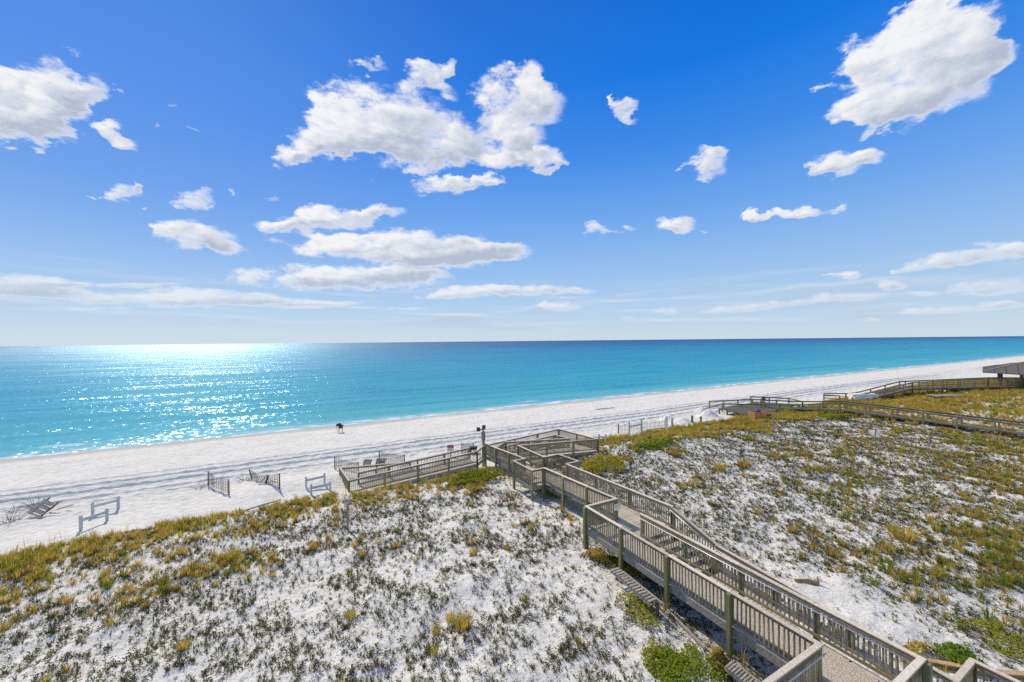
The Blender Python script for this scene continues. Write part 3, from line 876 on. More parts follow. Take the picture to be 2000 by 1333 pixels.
# shelter
def build_shelter():
    D0, D1 = 64, 76
    e0 = atD(1919, 724.5, D0); e0.z = 5.95
    dx = Vector((1.6, -14, 0)); dy = Vector((12.3, 10.0, 0))
    e1 = e0 + dx; e2 = e0 + dx + dy; e3 = e0 + dy
    t = thing('beach_shelter', (e0.x + 6, e0.y + 5, 3), 'open timber shelter with a broad grey hipped roof', 'shelter')
    r0 = e0 + dx * .42 + dy * .5 + Vector((0, 0, 1.75)); r1 = e0 + dx * .62 + dy * .5 + Vector((0, 0, 1.75))
    m = MB()
    dn = Vector((0, 0, -.22))
    vs = [e0, e1, e2, e3, r0, r1, e0 + dn, e1 + dn, e2 + dn, e3 + dn]
    m.add(vs, [(0, 1, 5, 4), (1, 2, 5), (2, 3, 4, 5), (3, 0, 4), (0, 6, 7, 1), (1, 7, 8, 2), (2, 8, 9, 3), (3, 9, 6, 0), (6, 9, 8, 7)])
    rf = m.obj('roof', M['shingle'], t)
    # raised ribs over the roof boards
    for i in range(1, 10):
        a = e0.lerp(e1, i / 10.0); b = e0.lerp(r0, i / 4.2) if i < 4.2 else (r0.lerp(r1, (i - 4.2) / 2.0) if i < 6.2 else r1.lerp(e1, (i - 6.2) / 3.8))
        mm = MB(); mm.beam(a + Vector((0, 0, .03)), b + Vector((0, 0, .03)), .1, .05); mm.obj('batten', M['shingle'], rf)
    for i in range(1, 6):
        a = e0.lerp(e3, i / 6.0); b = e0.lerp(r0, i / 3.0) if i <= 3 else r0.lerp(e3, (i - 3) / 3.0)
        mm = MB(); mm.beam(a + Vector((0, 0, .03)), b + Vector((0, 0, .03)), .1, .05); mm.obj('batten', M['shingle'], rf)
    m = MB(); m.beam(e0 + Vector((0, 0, .05)), r0 + Vector((0, 0, .05)), .2, .08); m.beam(r0 + Vector((0, 0, .05)), r1 + Vector((0, 0, .05)), .2, .08); m.obj('ridge', M['greywood'], rf)
    for (fx, fy) in ((.16, .12), (.33, .12), (.55, .12), (.85, .12), (.16, .5), (.16, .88), (.5, .88), (.85, .88)):
        p = e0 + dx * fx + dy * fy; g = hz(p.x, p.y) - .2
        m = MB(); m.beam((p.x, p.y, g), (p.x, p.y, 5.75), .36, .36); m.obj('column', M['darkwood'], t, bevel=.03)
build_shelter()

# ------------------------------------------------------------------ small things on the beach side
def hframe(pxs, label, h=(.95, .9)):
    a = gp(*pxs[0]); b = gp(*pxs[1])
    t = thing('rail_barrier', (a + b) / 2, label, 'barrier', 'bleached post and rail barriers along the dune foot')
    for p, hh in ((a, h[0]), (b, h[1])):
        m = MB(); m.beam((p.x, p.y, p.z - .3), (p.x, p.y, p.z + hh), .13, .13); m.obj('post', M['whitewood'], t, bevel=.01)
    m = MB(); m.beam(a + Vector((0, -.085, h[0] * .68)), b + Vector((0, -.085, h[1] * .72)), .035, .17); m.obj('rail', M['whitewood'], t)
hframe(((158, 1036), (209, 1017)), 'bleached two post barrier nearest the golden dune edge at far left', (.85, .75))
hframe(((181, 1007), (231, 995)), 'bleached two post barrier standing behind another near the fallen panel', (.85, .85))
hframe(((598, 952), (634, 945)), 'bleached two post barrier farther from the grass beside boardwalk ramp', (.75, .8))
hframe(((608, 967), (645, 959)), 'bleached low barrier half hidden by grass beside the boardwalk ramp', (.75, .7))
hframe(((1229, 859), (1253, 856)), 'tall bleached barrier frame in front of the picket sand fence', (1.9, 2.0))
hframe(((1183, 866), (1170, 864)), 'small bleached barrier just right of the boardwalk corner', (.85, .8))
# wire sand fences
def wirefence(p0, p1, hpx, label, sag=.2, tilt=(0, 0), cat='fence'):
    a = gp(*p0); b = gp(*p1)
    ha = hpx[0] * a.y / F; hb = hpx[1] * b.y / F
    t = thing('wire_fence', (a + b) / 2, label, cat, 'wire sand fences on the upper beach')
    for p, hh, tl in ((a, ha, tilt[0]), (b, hb, tilt[1])):
        m = MB(); m.tube([(p.x, p.y, p.z - .3), (p.x + tl, p.y, p.z + hh)], .05, 6, .04); m.obj('post', M['darkwood'], t)
    ta = a + Vector((tilt[0], 0, ha * .97)); tb = b + Vector((tilt[1], 0, hb * .97)); ba = a + Vector((0, 0, .1)); bb = b + Vector((0, 0, .1))
    m = MB(); N = 14; K = 8
    P = [[ta.lerp(tb, i / N).lerp(ba.lerp(bb, i / N), j / K) + Vector((0, .05 * math.sin(i), -sag * 4 * (i / N) * (1 - i / N) * (1 - .5 * j / K))) for j in range(K + 1)] for i in range(N + 1)]
    for i in range(N + 1): m.tube(P[i], .014, 4)
    for j in range(K + 1): m.tube([P[i][j] for i in range(N + 1)], .014, 4)
    m.obj('wire_mesh', M['wire'], t)
wirefence((407, 948), (447, 966), (27, 29), 'sagging wire fence panel between dark posts on the sand mound', .15)
wirefence((494, 937), (546, 955), (20, 30), 'bent wire fence with a leaning post and boards at its foot', .3, (-.3, 0))
wirefence((654, 918), (700, 921), (26, 18), 'wire fence with tall dark post beside the left ramp corner', .1)
wirefence((741, 908), (790, 903), (27, 15), 'wire fence beyond the left ramp by the dark boards', .1)
wirefence((902, 886), (925, 882), (20, 16), 'short wire fence just beyond the ramp top near the lamp post', .1)
# boards beside the leaning post
a = gp(506, 947)
t = thing('driftwood_boards', a, 'broken weathered boards propped under the bent wire fence', 'driftwood')
for k, (dx, dy, L, rz, el) in enumerate(((0, 0, .9, .2, .9), (.4, .1, .8, -.4, 1.1), (.1, .2, 1.1, .1, .3))):
    m = MB(); m.beam(a + Vector((dx, dy, 0)), a + Vector((dx + L * math.cos(el) * math.cos(rz), dy + L * math.cos(el) * math.sin(rz), L * math.sin(el))), .14, .035); m.obj('board', M['tanwood'] if k == 2 else M['darkwood'], t)
# fallen slatted panel at far left
a = gp(70, 1012)
t = thing('fallen_panel', a, 'collapsed grey slatted panel half buried in sand at far left', 'panel')
o0 = a + Vector((-.75, .2, .05)); ux = Vector((1.0, -.25, .0)).normalized(); uy = Vector((.1, .75, .50)).normalized()
for i in range(7):
    p = o0 + uy * (i * .15)
    m = MB(); m.beam(p + Vector((0, 0, .25)), p + ux * (1.25 - .05 * i) + Vector((0, 0, .02 + .06 * (i % 2))), .11, .03, up=uy.cross(ux) * -1); m.obj('slat', M['greywood'], t)
m = MB(); m.beam(o0 + Vector((.1, 0, .1)), o0 + uy * 1.2 + Vector((.1, 0, .1)), .08, .06); m.beam(o0 + ux * 1.1, o0 + ux * 1.1 + uy * 1.1, .08, .06); m.obj('batten', M['darkwood'], t)
m = MB(); m.beam(a + Vector((.3, .9, .15)), a + Vector((1.0, 1.2, .3)), .1, .05); m.beam(a + Vector((-.2, .9, .1)), a + Vector((.3, 1.2, .6)), .08, .04); m.obj('splinter', M['greywood'], t)
# twig heap behind
def twigs(px, py, label, n=26, r=.5, h=.6):
    a = gp(px, py)
    m = MB(); rr = random.Random(px)
    for i in range(n):
        an = rr.uniform(0, 6.28); q = Vector((math.cos(an), math.sin(an), 0))
        p = a + q * rr.uniform(0, r * .5)
        e = p + q * rr.uniform(.1, r) + Vector((0, 0, rr.uniform(.1, h)))
        m.tube([p, p.lerp(e, .5) + Vector((rr.uniform(-.08, .08), 0, .05)), e], .012, 4, .005)
    tag(m.obj('dead_bush', M['greywood']), label, 'dead bush', 'dead bushes on the upper beach')
twigs(70, 992, 'grey dead twigs standing behind the fallen slatted panel', 40, .7, .9)
twigs(30, 1000, 'grey dead bush left of the fallen slatted panel', 24, .6, .5)
twigs(20, 1020, 'wiry dead bush at the left edge below the fallen panel', 40, .8, .6)
twigs(478, 940, 'small dead bush left of the bent wire fence', 30, .7, .5)
twigs(395, 952, 'dead bush at the foot of the mound with sagging fence', 30, .8, .4)
# leaning planks on the sand behind the left ramp
for (px, py, lab, wd) in ((716, 912, 'dark slatted board leaning beyond the left ramp, left of two', .7), (742, 910, 'dark slatted board leaning beyond the left ramp, right of two', .85)):
    a = gp(px, py)
    t = thing('leaning_board', a, lab, 'board', 'dark boards behind the left ramp')
    for k in range(4):
        m = MB(); p = a + Vector((0, .12 * k, .12 * k + .1)); m.beam(p - Vector((wd / 2, 0, 0)), p + Vector((wd / 2, 0, 0)), .13, .03, up=(0, -.7, .7)); m.obj('slat', M['rail'], t)
    for s in (-1, 1):
        m = MB(); m.beam(a + Vector((s * wd * .4, .04, .05)), a + Vector((s * wd * .4, .44, .5)), .06, .05); m.obj('leg', M['greywood'], t)
# red and white notice beyond the ramp
a = gp(880, 892)
t = thing('warning_sign', a, 'red and white warning sign on a post beyond the left ramp', 'sign')
m = MB(); m.beam((a.x, a.y + .04, a.z - .2), (a.x, a.y + .04, a.z + 1.15), .08, .06); m.obj('post', M['greywood'], t)
m = MB(); m.beam((a.x - .33, a.y, a.z + .8), (a.x + .33, a.y, a.z + .8), .03, .62); pn = m.obj('panel', M['white'], t)
m = MB(); m.beam((a.x - .31, a.y - .018, a.z + .95), (a.x + .31, a.y - .018, a.z + .95), .006, .26); m.obj('red_band', M['red'], pn)
for k in range(3):
    m = MB(); m.beam((a.x - .26, a.y - .018, a.z + .74 - k * .09), (a.x + .22, a.y - .018, a.z + .74 - k * .09), .006, .035); m.obj('text_line', M['red'], pn)
a = gp(924, 886)
t = thing('beach_cart', a, 'dark folded beach cart beyond the ramp near the lamp post', 'cart')
m = MB(); m.beam(a + Vector((-.4, 0, .5)), a + Vector((.4, 0, .55)), .5, .28); m.obj('body', M['black'], t, bevel=.05)
for s in (-.3, .3):
    m = MB(); m.tube([a + Vector((s, -.3, .2)), a + Vector((s, -.22, .2))], .2, 10); m.obj('wheel', M['black'], t)
m = MB(); m.tube([a + Vector((.4, 0, .6)), a + Vector((.75, 0, .95))], .02, 5); m.obj('handle', M['metal'], t)
# posts standing in the dune
def stake(px0, py0, py1, label, r=.05, top=None, grp='marker posts in the dune'):
    a = gp(px0, py0); h = (py0 - py1) * a.y / F
    t = thing('marker_post', a, label, 'post', grp)
    m = MB(); m.tube([(a.x, a.y, a.z - .2), (a.x + .02, a.y, a.z + h)], r, 6); m.obj('pole', M['greywood'], t)
    if top:
        m = MB(); m.beam((a.x - .16, a.y - .06, a.z + h - .12), (a.x + .16, a.y - .06, a.z + h - .12), .03, .26); m.obj('plate', M['whitewood'], t)
        m = MB(); m.beam((a.x - .1, a.y - .08, a.z + h - .12), (a.x + .1, a.y - .08, a.z + h - .12), .006, .1); m.obj('print', M['greywood'], t)
stake(679, 1034, 974, 'grey marker post with small plate in the pale dune near the ramp corner', .06, True)
stake(1510, 852, 806, 'thin dark marker post in golden grass in front of the orange crate', .04)
stake(1710, 884, 836, 'thin marker post on white sand below the open railed boardwalk', .04)
stake(1815, 868, 843, 'short marker post among tufts below the open railed boardwalk', .05)
# picket sand fence on the right
a = gp(1208, 847); b = gp(1300, 836)
t = thing('picket_fence', (a + b) / 2, 'pale picket sand fence on the beach beyond the barrier frame', 'fence')
for k in range(34):
    p = a.lerp(b, k / 33); p.z = hz(p.x, p.y)
    big = k in (0, 16, 33)
    m = MB(); hh = 1.15 if big else random.uniform(.85, 1.0)
    m.beam((p.x, p.y, p.z - .2), (p.x + random.uniform(-.05, .05), p.y, p.z + hh), .1 if big else .045, .1 if big else .015); m.obj('post' if big else 'slat', M['darkwood'] if big else M['greywood'], t)
m = MB()
for zz in (.35, .8):
    m.tube([(a.x, a.y - .03, hz(a.x, a.y) + zz), (b.x, b.y - .03, hz(b.x, b.y) + zz)], .012, 4)
m.obj('wire', M['wire'], t)
for (px, py, hh, lab) in ((1302, 838, 1.5, 'thick pale post at the right end of the picket fence'), (1313, 838, 1.3, 'pale post second from the picket fence end'), (1352, 826, .9, 'dark short post in front of the sand heaps'), (1369, 826, .8, 'dark stub post beside the tall sand heap')):
    p = gp(px, py)
    m = MB(); m.beam((p.x, p.y, p.z - .2), (p.x, p.y, p.z + hh), .2, .2); tag(m.obj('fence_post', M['whitewood'] if hh > 1 else M['darkwood'], bevel=.02), lab, 'post', 'posts beside the sand heaps')
# fallen rails in the sand by the frames
for (p0, p1, lab) in (((1262, 842), (1300, 838), 'loose grey rail lying on sand behind the tall frame'), ((1238, 858), (1266, 851), 'loose grey rail lying on sand at the foot of the tall frame'), ((475, 1001), (548, 980), 'long pale timber lying in the golden grass on dune crest'), ((1165, 801), (1200, 798), 'dark driftwood log on the smooth beach by the water')):
    a = gp(*p0); b = gp(*p1)
    m = MB(); m.tube([a + Vector((0, 0, .08)), a.lerp(b, .5) + Vector((0, 0, .12)), b + Vector((0, 0, .1))], .06, 6); tag(m.obj('driftwood', M['whitewood'] if p0[0] == 475 else M['greywood']), lab, 'driftwood')
# things round the platform
a = pl[0].lerp(pl[2], .52)
t = thing('deck_chair', a, 'pale slatted deck chair facing the sea on the low platform', 'chair')
for k in range(4):
    m = MB(); m.beam(a + Vector((-.3 + k * .18, .0, .3)), a + Vector((-.24 + k * .18, -.35, 1.25)), .14, .03, up=(0, 1, .3)); m.obj('back_slat', M['greywood'], t)
for k in range(4):
    m = MB(); m.beam(a + Vector((-.34, .1 + k * .15, .38)), a + Vector((.34, .1 + k * .15, .38)), .12, .03); m.obj('seat_slat', M['greywood'], t)
for s in (-.36, .36):
    for y in (-.15, .6):
        m = MB(); m.beam(a + Vector((s, y, 0)), a + Vector((s, y, .6)), .06, .06); m.obj('leg', M['greywood'], t)
    m = MB(); m.beam(a + Vector((s, -.25, .62)), a + Vector((s, .7, .62)), .12, .03); m.obj('armrest', M['greywood'], t)
a = atz(1491, 806, 1.2)
t = thing('paddle_sign', a, 'small dark sign on a thin post beside the low platform', 'sign')
m = MB(); m.beam(a, a + Vector((0, 0, 1.8)), .08, .08); m.obj('post', M['greywood'], t)
m = MB(); m.beam(a + Vector((-.2, -.06, 2.0)), a + Vector((.2, -.06, 2.0)), .03, .55); m.obj('panel', M['darkwood'], t)
a = gp(1486, 821); ax = Vector((CN, .1, 0)).normalized(); ay = Vector((-.1, 1, 0)).normalized()
t = thing('slatted_crate', a, 'orange slatted wooden crate in the grass beside the platform', 'crate')
for k in range(4):
    for s in (0, 1.1):
        m = MB(); m.beam(a + ay * s - ax * .8 + Vector((0, 0, .14 + k * .25)), a + ay * s + ax * .8 + Vector((0, 0, .14 + k * .25)), .03, .18); m.obj('slat', M['orange'], t)
    for s in (-.8, .8):
        m = MB(); m.beam(a + ax * s + Vector((0, 0, .14 + k * .25)), a + ax * s + ay * 1.1 + Vector((0, 0, .14 + k * .25)), .03, .18); m.obj('slat', M['orange'], t)
for s in (-.76, .76):
    for y in (.05, 1.05):
        m = MB(); m.beam(a + ax * s + ay * y, a + ax * s + ay * y + Vector((0, 0, 1.05)), .08, .08); m.obj('corner_post', M['tanwood'], t)
m = MB(); m.beam(a - ax * .3 + ay * .5 + Vector((0, 0, .95)), a + ax * .3 + ay * .5 + Vector((0, 0, 1.0)), .5, .5)
tag(m.obj('duffel_bag', M['blue'], bevel=.12), 'dark blue bag lying on top of the orange crate', 'bag')
q = a + ax * 1.3 + ay * .3
m = MB(); m.beam(q + Vector((-.35, 0, .55)), q + Vector((.35, .1, .6)), .45, .3)
tag(m.obj('float_cushion', M['red'], bevel=.1), 'dull red cushion beside the orange crate', 'cushion')
# white chest at the foot of the far stairs
a = gp(1693, 783); L0 = 23 * a.y / F
t = thing('storage_chest', a, 'long white storage chest beside the far boardwalk stairs', 'chest')
m = MB(); m.beam(a + Vector((-L0, .6, .45)), a + Vector((L0, .6, .45)), 1.3, .9); m.obj('body', M['white'], t, bevel=.05)
m = MB(); m.beam(a + Vector((-L0 * 1.02, .6, .96)), a + Vector((L0 * 1.02, .6, .96)), 1.38, .1); m.obj('lid', M['white'], t, bevel=.03)
m = MB(); m.beam(a + Vector((L0 * .7, -.07, .5)), a + Vector((L0 * 1.0, -.07, .5)), .03, .4); m.obj('latch_panel', M['metal'], t)
p = a + Vector((L0 + 1.4, .5, 0))
t = thing('tarpaulin_bundle', p, 'black tarpaulin bundle at the right end of the white chest', 'bundle')
m = MB(); m.beam(p + Vector((-1.1, 0, .35)), p + Vector((1.1, .1, .25)), .9, .5); m.obj('cover', M['black'], t, bevel=.15)
m = MB(); m.tube([p + Vector((-.4, -.47, .6)), p + Vector((-.4, -.5, 0))], .03, 5); m.obj('strap', M['darkwood'], t)
# grey pallet in the golden grass
a = gp(1850, 779)
t = thing('pallet', a, 'flat grey wooden pallet lying in the golden grass hill', 'pallet')
for k in range(9):
    m = MB(); p = a + Vector((-2.0 + k * .5, 0, .45 + random.uniform(-.02, .05))); m.beam(p + Vector((0, -.8, 0)), p + Vector((0, .8, 0)), .38, .06); m.obj('plank', M['greywood'], t)
m = MB()
for y in (-.6, .6): m.beam(a + Vector((-2.2, y, .3)), a + Vector((2.2, y, .3)), .1, .2)
m.obj('bearer', M['darkwood'], t)
# old ladder-like deck section lying under the near walkway
def old_section(p0, p1, label, ns=14, z=.55):
    a = gp(*p0); b = gp(*p1); a.z += z; b.z = hz(b.x, b.y) + z
    d = (b - a).normalized(); s = d.cross(Vector((0, 0, 1))).normalized()
    t = thing('old_steps', (a + b) / 2 - Vector((0, 0, z)), label, 'deck section', 'old deck sections lying under the walkway')
    for k in range(ns):
        p = a.lerp(b, (k + .5) / ns)
        m = MB(); m.beam(p - s * .02, p + s * .34, (b - a).length / ns * .6, .03); m.obj('slat', M['greywood'], t)
    for o, zz in ((.0, -.07), (.3, -.07), (-.22, -.22), (-.34, -.30)):
        m = MB(); m.beam(a + s * o + Vector((0, 0, zz)), b + s * o + Vector((0, 0, zz)), .04, .12); m.obj('stringer', M['greywood'], t)
    for k in (0, 1):
        p = (a, b)[k]; m = MB(); m.beam(p + Vector((0, 0, -z - .2)), p + Vector((0, 0, -.1)), .09, .09); m.obj('leg', M['darkwood'], t)
old_section((1205, 1135), (1284, 1203), 'old grey deck section with slats lying against the walkway posts')
old_section((1428, 1325), (1500, 1385), 'old grey deck section poking from under the walkway near the shrub', 12, .5)
a = gp(1304, 1196); b = gp(1378, 1272)
m = MB(); m.beam(a + Vector((0, 0, .06)), b + Vector((0, 0, .08)), .05, .1); tag(m.obj('loose_board', M['greywood']), 'long thin board lying on the shaded sand under the walkway', 'board')
a = gp(1580, 1140)
t = thing('driftwood', a, 'small rusty brown driftwood stump on bare sand right of the walkway', 'driftwood')
m = MB(); m.tube([a + Vector((-.5, .1, .08)), a + Vector((0, 0, .12)), a + Vector((.3, -.1, .05))], .05, 6, .09); m.obj('branch', M['tanwood'], t)
m = MB(); m.tube([a + Vector((.25, -.1, 0)), a + Vector((.3, -.05, .3))], .06, 6, .03); m.obj('stub', M['tanwood'], t)
# tan board retaining wall, lower right
wp = [atz(1770, 1284, 2.1), atz(1830, 1294, 2.1), atz(1880, 1303, 2.1), atz(1960, 1315, 2.1), atz(2060, 1322, 2.1)]
t = thing('retaining_wall', wp[1] - Vector((0, 0, .8)), 'low tan board retaining wall holding back the sand', 'retaining wall')
for i in range(len(wp) - 1):
    for k in range(4):
        m = MB(); off = Vector((0, 0, -.11 - .2 * k)); m.beam(wp[i] + off, wp[i + 1] + off, .04, .19); m.obj('board', M['tanwood'], t)
    m = MB(); m.beam(wp[i] + Vector((.02, -.09, -1.0)), wp[i] + Vector((.02, -.09, -.04)), .12, .12); m.obj('post', M['darkwood'], t)
    m = MB(); m.beam(wp[i] + Vector((0, .0, .015)), wp[i + 1] + Vector((0, 0, .015)), .16, .035); m.obj('cap_board', M['tanwood'], t)

# ------------------------------------------------------------------ person by the water
def build_person():
    a = atz(664, 846, .28); a.z = hz(a.x, a.y)
    t = thing('person', a, 'person in dark top and shorts bending over by the water', 'person')
    def skin(name, verts, edges, mat, root=0, parent=t):
        me = bpy.data.meshes.new(name)
        me.from_pydata([tuple(Vector(v[:3]) + a) for v in verts], edges, [])
        o = bpy.data.objects.new(name, me); link(o, parent)
        sm = o.modifiers.new('skin', 'SKIN'); sm.use_smooth_shade = True
        for i, v in enumerate(me.skin_vertices[0].data):
            r = verts[i][3]; v.radius = (r, r); v.use_root = (i == root)
        ss = o.modifiers.new('sub', 'SUBSURF'); ss.levels = 2; ss.render_levels = 2
        me.materials.append(mat)
        return o
    hip = (.12, 0, .86)
    V = [(.12, 0, .88, .135), (-.05, 0, .98, .125), (-.24, 0, 1.0, .14), (-.36, 0, .95, .07), (-.47, 0, .90, .085), (-.53, 0, .86, .075),
         (.13, -.11, .82, .10), (.02, -.13, .45, .062), (-.16, -.13, .09, .042), (-.29, -.13, .03, .035),
         (.15, .11, .82, .10), (.24, .13, .46, .062), (.27, .13, .09, .042), (.15, .13, .03, .035),
         (-.27, -.19, .95, .055), (-.27, -.22, .68, .042), (-.30, -.2, .46, .032),
         (-.27, .19, .95, .055), (-.24, .22, .68, .042), (-.28, .2, .44, .032)]
    E = [(0, 1), (1, 2), (2, 3), (3, 4), (4, 5), (0, 6), (6, 7), (7, 8), (8, 9), (0, 10), (10, 11), (11, 12), (12, 13), (2, 14), (14, 15), (15, 16), (2, 17), (17, 18), (18, 19)]
    body = skin('body', V, E, M['skin'])
    for (hx, hy, hzz) in ((-.30, -.2, .46), (-.28, .2, .44)):      # hands: palm and five fingers
        for k in range(4):
            y = hy + (k - 1.5) * .02; L = (.075, .085, .08, .065)[k]
            skin('finger', [(hx, y, hzz - .02, .011), (hx - .005, y, hzz - .06, .010), (hx + .015, y, hzz - .06 - L * .6, .009), (hx + .03, y, hzz - .06 - L, .008)], [(0, 1), (1, 2), (2, 3)], M['skin'], 0, body)
        skin('thumb', [(hx, hy, hzz - .02, .012), (hx - .035, hy, hzz - .05, .011), (hx - .04, hy, hzz - .09, .009)], [(0, 1), (1, 2)], M['skin'], 0, body)
    skin('shirt', [(.16, 0, .90, .20), (-.03, 0, .99, .20), (-.24, 0, 1.02, .205), (-.34, 0, .98, .11), (-.27, -.2, .93, .095), (-.27, -.22, .72, .075), (-.27, .2, .93, .095), (-.25, .22, .72, .075)],
         [(0, 1), (1, 2), (2, 3), (2, 4), (4, 5), (2, 6), (6, 7)], M['navy'], 0)
    skin('shorts', [(.12, 0, .88, .21), (.13, -.11, .78, .155), (.05, -.125, .45, .115), (.15, .11, .78, .155), (.22, .125, .45, .115)],
         [(0, 1), (1, 2), (0, 3), (3, 4)], M['shorts'], 0)
    skin('hair', [(-.44, 0, .94, .085), (-.50, 0, .93, .07)], [(0, 1)], M['hair'], 0)
build_person()

# ------------------------------------------------------------------ plants
def tuft_mesh(name, mat, n, h, spread, width, rr, droop=.5, leaf=False):
    m = MB()
    for i in range(n):
        an = rr.uniform(0, 6.283); q = Vector((math.cos(an), math.sin(an), 0)); s = Vector((-q.y, q.x, 0))
        b = q * rr.uniform(0, spread * .35)
        L = h * rr.uniform(.5, 1.1); out = spread * rr.uniform(.2, 1.0)
        tint = rr.random()
        if leaf:
            c0 = q * spread * rr.uniform(0, 1) + Vector((0, 0, L * rr.uniform(.1, 1)))
            dx = Vector((rr.uniform(-1, 1), rr.uniform(-1, 1), rr.uniform(-.3, .8))).normalized() * width
            dy = dx.cross(Vector((rr.uniform(-1, 1), rr.uniform(-1, 1), 1))).normalized() * width * .6
            m.add([c0 - dx, c0 + dy, c0 + dx, c0 - dy], [(0, 1, 2, 3)], tint)
        else:
            p1 = b + q * out * .35 + Vector((0, 0, L * .6)); p2 = b + q * out + Vector((0, 0, L * (1 - droop * rr.uniform(0, .8))))
            w = width
            m.add([b - s * w, b + s * w, p1 + s * w * .7, p1 - s * w * .7, p2], [(0, 1, 2, 3), (3, 2, 4)], tint)
    return m.mesh(name, mat)
rr = random.Random(5)
SRC = {}
SRC['low'] = [tuft_mesh('low_plant', M['low'], 22, .13, .11, .024, rr, leaf=True) for i in range(5)] + [tuft_mesh('low_plant', M['low'], 16, .16, .13, .006, rr) for i in range(3)]
SRC['dry'] = [tuft_mesh('dry_tuft', M['dry'], 34, .50, .34, .010, rr, .6) for i in range(5)]
SRC['green'] = [tuft_mesh('green_tuft', M['green'], 36, .46, .34, .011, rr, .55) for i in range(5)]
def scatter(name, label, pts, scl, meshes):
    """one ground-cover object: instances of a few tufts on computed points"""
    col = bpy.data.collections.new(name + '_tufts')
    for me in meshes:
        col.objects.link(bpy.data.objects.new(me.name, me))
    N = len(pts)
    me = bpy.data.meshes.new(name)
    me.vertices.add(N); me.vertices.foreach_set('co', pts.astype(float).ravel())
    for nm, ty, arr in (('scl', 'FLOAT', scl), ('rot', 'FLOAT', rng.random(N) * 6.283), ('pick', 'INT', rng.integers(0, len(meshes), N))):
        at = me.attributes.new(nm, ty, 'POINT'); at.data.foreach_set('value', arr)
    o = bpy.data.objects.new(name, me); COL.objects.link(o)
    ng = bpy.data.node_groups.new(name + '_nodes', 'GeometryNodeTree')
    ng.interface.new_socket('Geometry', in_out='INPUT', socket_type='NodeSocketGeometry')
    ng.interface.new_socket('Geometry', in_out='OUTPUT', socket_type='NodeSocketGeometry')
    N_ = ng.nodes.new
    gi = N_('NodeGroupInput'); go = N_('NodeGroupOutput')
    iop = N_('GeometryNodeInstanceOnPoints'); ci = N_('GeometryNodeCollectionInfo')
    ci.inputs['Collection'].default_value = col
    ci.inputs['Separate Children'].default_value = True
    ci.inputs['Reset Children'].default_value = True
    def attr(nm, ty):
        a = N_('GeometryNodeInputNamedAttribute'); a.data_type = ty; a.inputs[0].default_value = nm
        return a.outputs[0]
    L = ng.links.new
    L(gi.outputs[0], iop.inputs['Points']); L(ci.outputs[0], iop.inputs['Instance'])
    iop.inputs['Pick Instance'].default_value = True
    L(attr('pick', 'INT'), iop.inputs['Instance Index'])
    cx = N_('ShaderNodeCombineXYZ'); L(attr('rot', 'FLOAT'), cx.inputs[2])
    er = N_('FunctionNodeEulerToRotation'); L(cx.outputs[0], er.inputs[0]); L(er.outputs[0], iop.inputs['Rotation'])
    cs = N_('ShaderNodeCombineXYZ'); s = attr('scl', 'FLOAT')
    for k in range(3): L(s, cs.inputs[k])
    L(cs.outputs[0], iop.inputs['Scale'])
    L(iop.outputs[0], go.inputs[0])
    md = o.modifiers.new('scatter', 'NODES'); md.node_group = ng
    tag(o, label, None, None, 'stuff')
    return o
def gauss(n, w, n0, w0, sn, sw): return np.exp(-((n - n0) / sn) ** 2 - ((w - w0) / sw) ** 2)
def on_walk(n, w, pad=0.0):
    k = (n > np.where(w < 14.6, 11.3, 13.1)) & (n < 15.1) & (w < 30.4) & (w > -5)
    k |= (n > 14.2) & (n < 22.7) & (w > 26.6) & (w < 33)
    k |= (n > 1.9) & (n < 12.8) & (w > 30.0) & (w < 33.8)
    k |= (n > 7) & (n < 13) & (w > 3.4) & (w < 5.2)
    k |= (n > 12.2) & (n < 16.1) & (w > 20.8) & (w < 23.3)
    return k
def weights(n, w):
    """how much golden grass / green grass / low plants grow here"""
    edge = 29.4 + 1.9 * sstep(n, 16, 26) + (fbm(n * .35, w * .1 + 9) - .5) * 2.2
    dune = sstep(w, edge + .3, edge - .5)
    p1 = fbm(n * .33 + 3, w * .33 + 8, 3); p2 = fbm(n * .9 + 30, w * .9, 3)
    left = sstep(n, 13, 11)
    gold = left * sstep(w, 23.2, 26.3) * 1.25
    gold += left * sstep(p1, .50, .68) * sstep(w, 15, 21) * .7
    gold += left * sstep(p2, .64, .74) * .25
    right = 1 - left
    gold += right * (sstep(w + (p1 - .5) * 9, 21.5, 26) * sstep(n, 19, 26) * 1.25 + sstep(w, 27, 29) * .4)
    gold += right * sstep(p1, .55, .66) * .40
    gold += right * (.04 + .42 * sstep(p2, .54, .66)) * sstep(w, 20, 12) * sstep(n, 18.5, 22)
    gold += gauss(n, w, 26.5, 3.6, 5.5, 3.2) * 1.2 + gauss(n, w, 47, 8.0, 10, 6.5) * 1.0 + gauss(n, w, 33, 3, 8, 4) * .8
    gold += sstep(n, 58, 70) * sstep(w + (p1 - .5) * 14, 36, 22) * 1.3
    bare = np.minimum(1, 1.3 * gauss(n, w, 17.5, 6.0, 1.9, 5.0))
    gold = gold * dune * (1 - .95 * bare) * (.35 + .65 * sstep(p2 + .5 * sstep(n, 58, 70), .34, .58))
    low = dune * (.35 + 1.3 * sstep(p2, .36, .62)) * (1 - .93 * bare)
    low = low * (1 + right * .75 * sstep(n, 15, 19))
    grn = gold * (.12 + .9 * gauss(n, w, 25.5, 4.0, 4.5, 2.8) + .35 * sstep(p1, .5, .7))
    return gold, grn, low
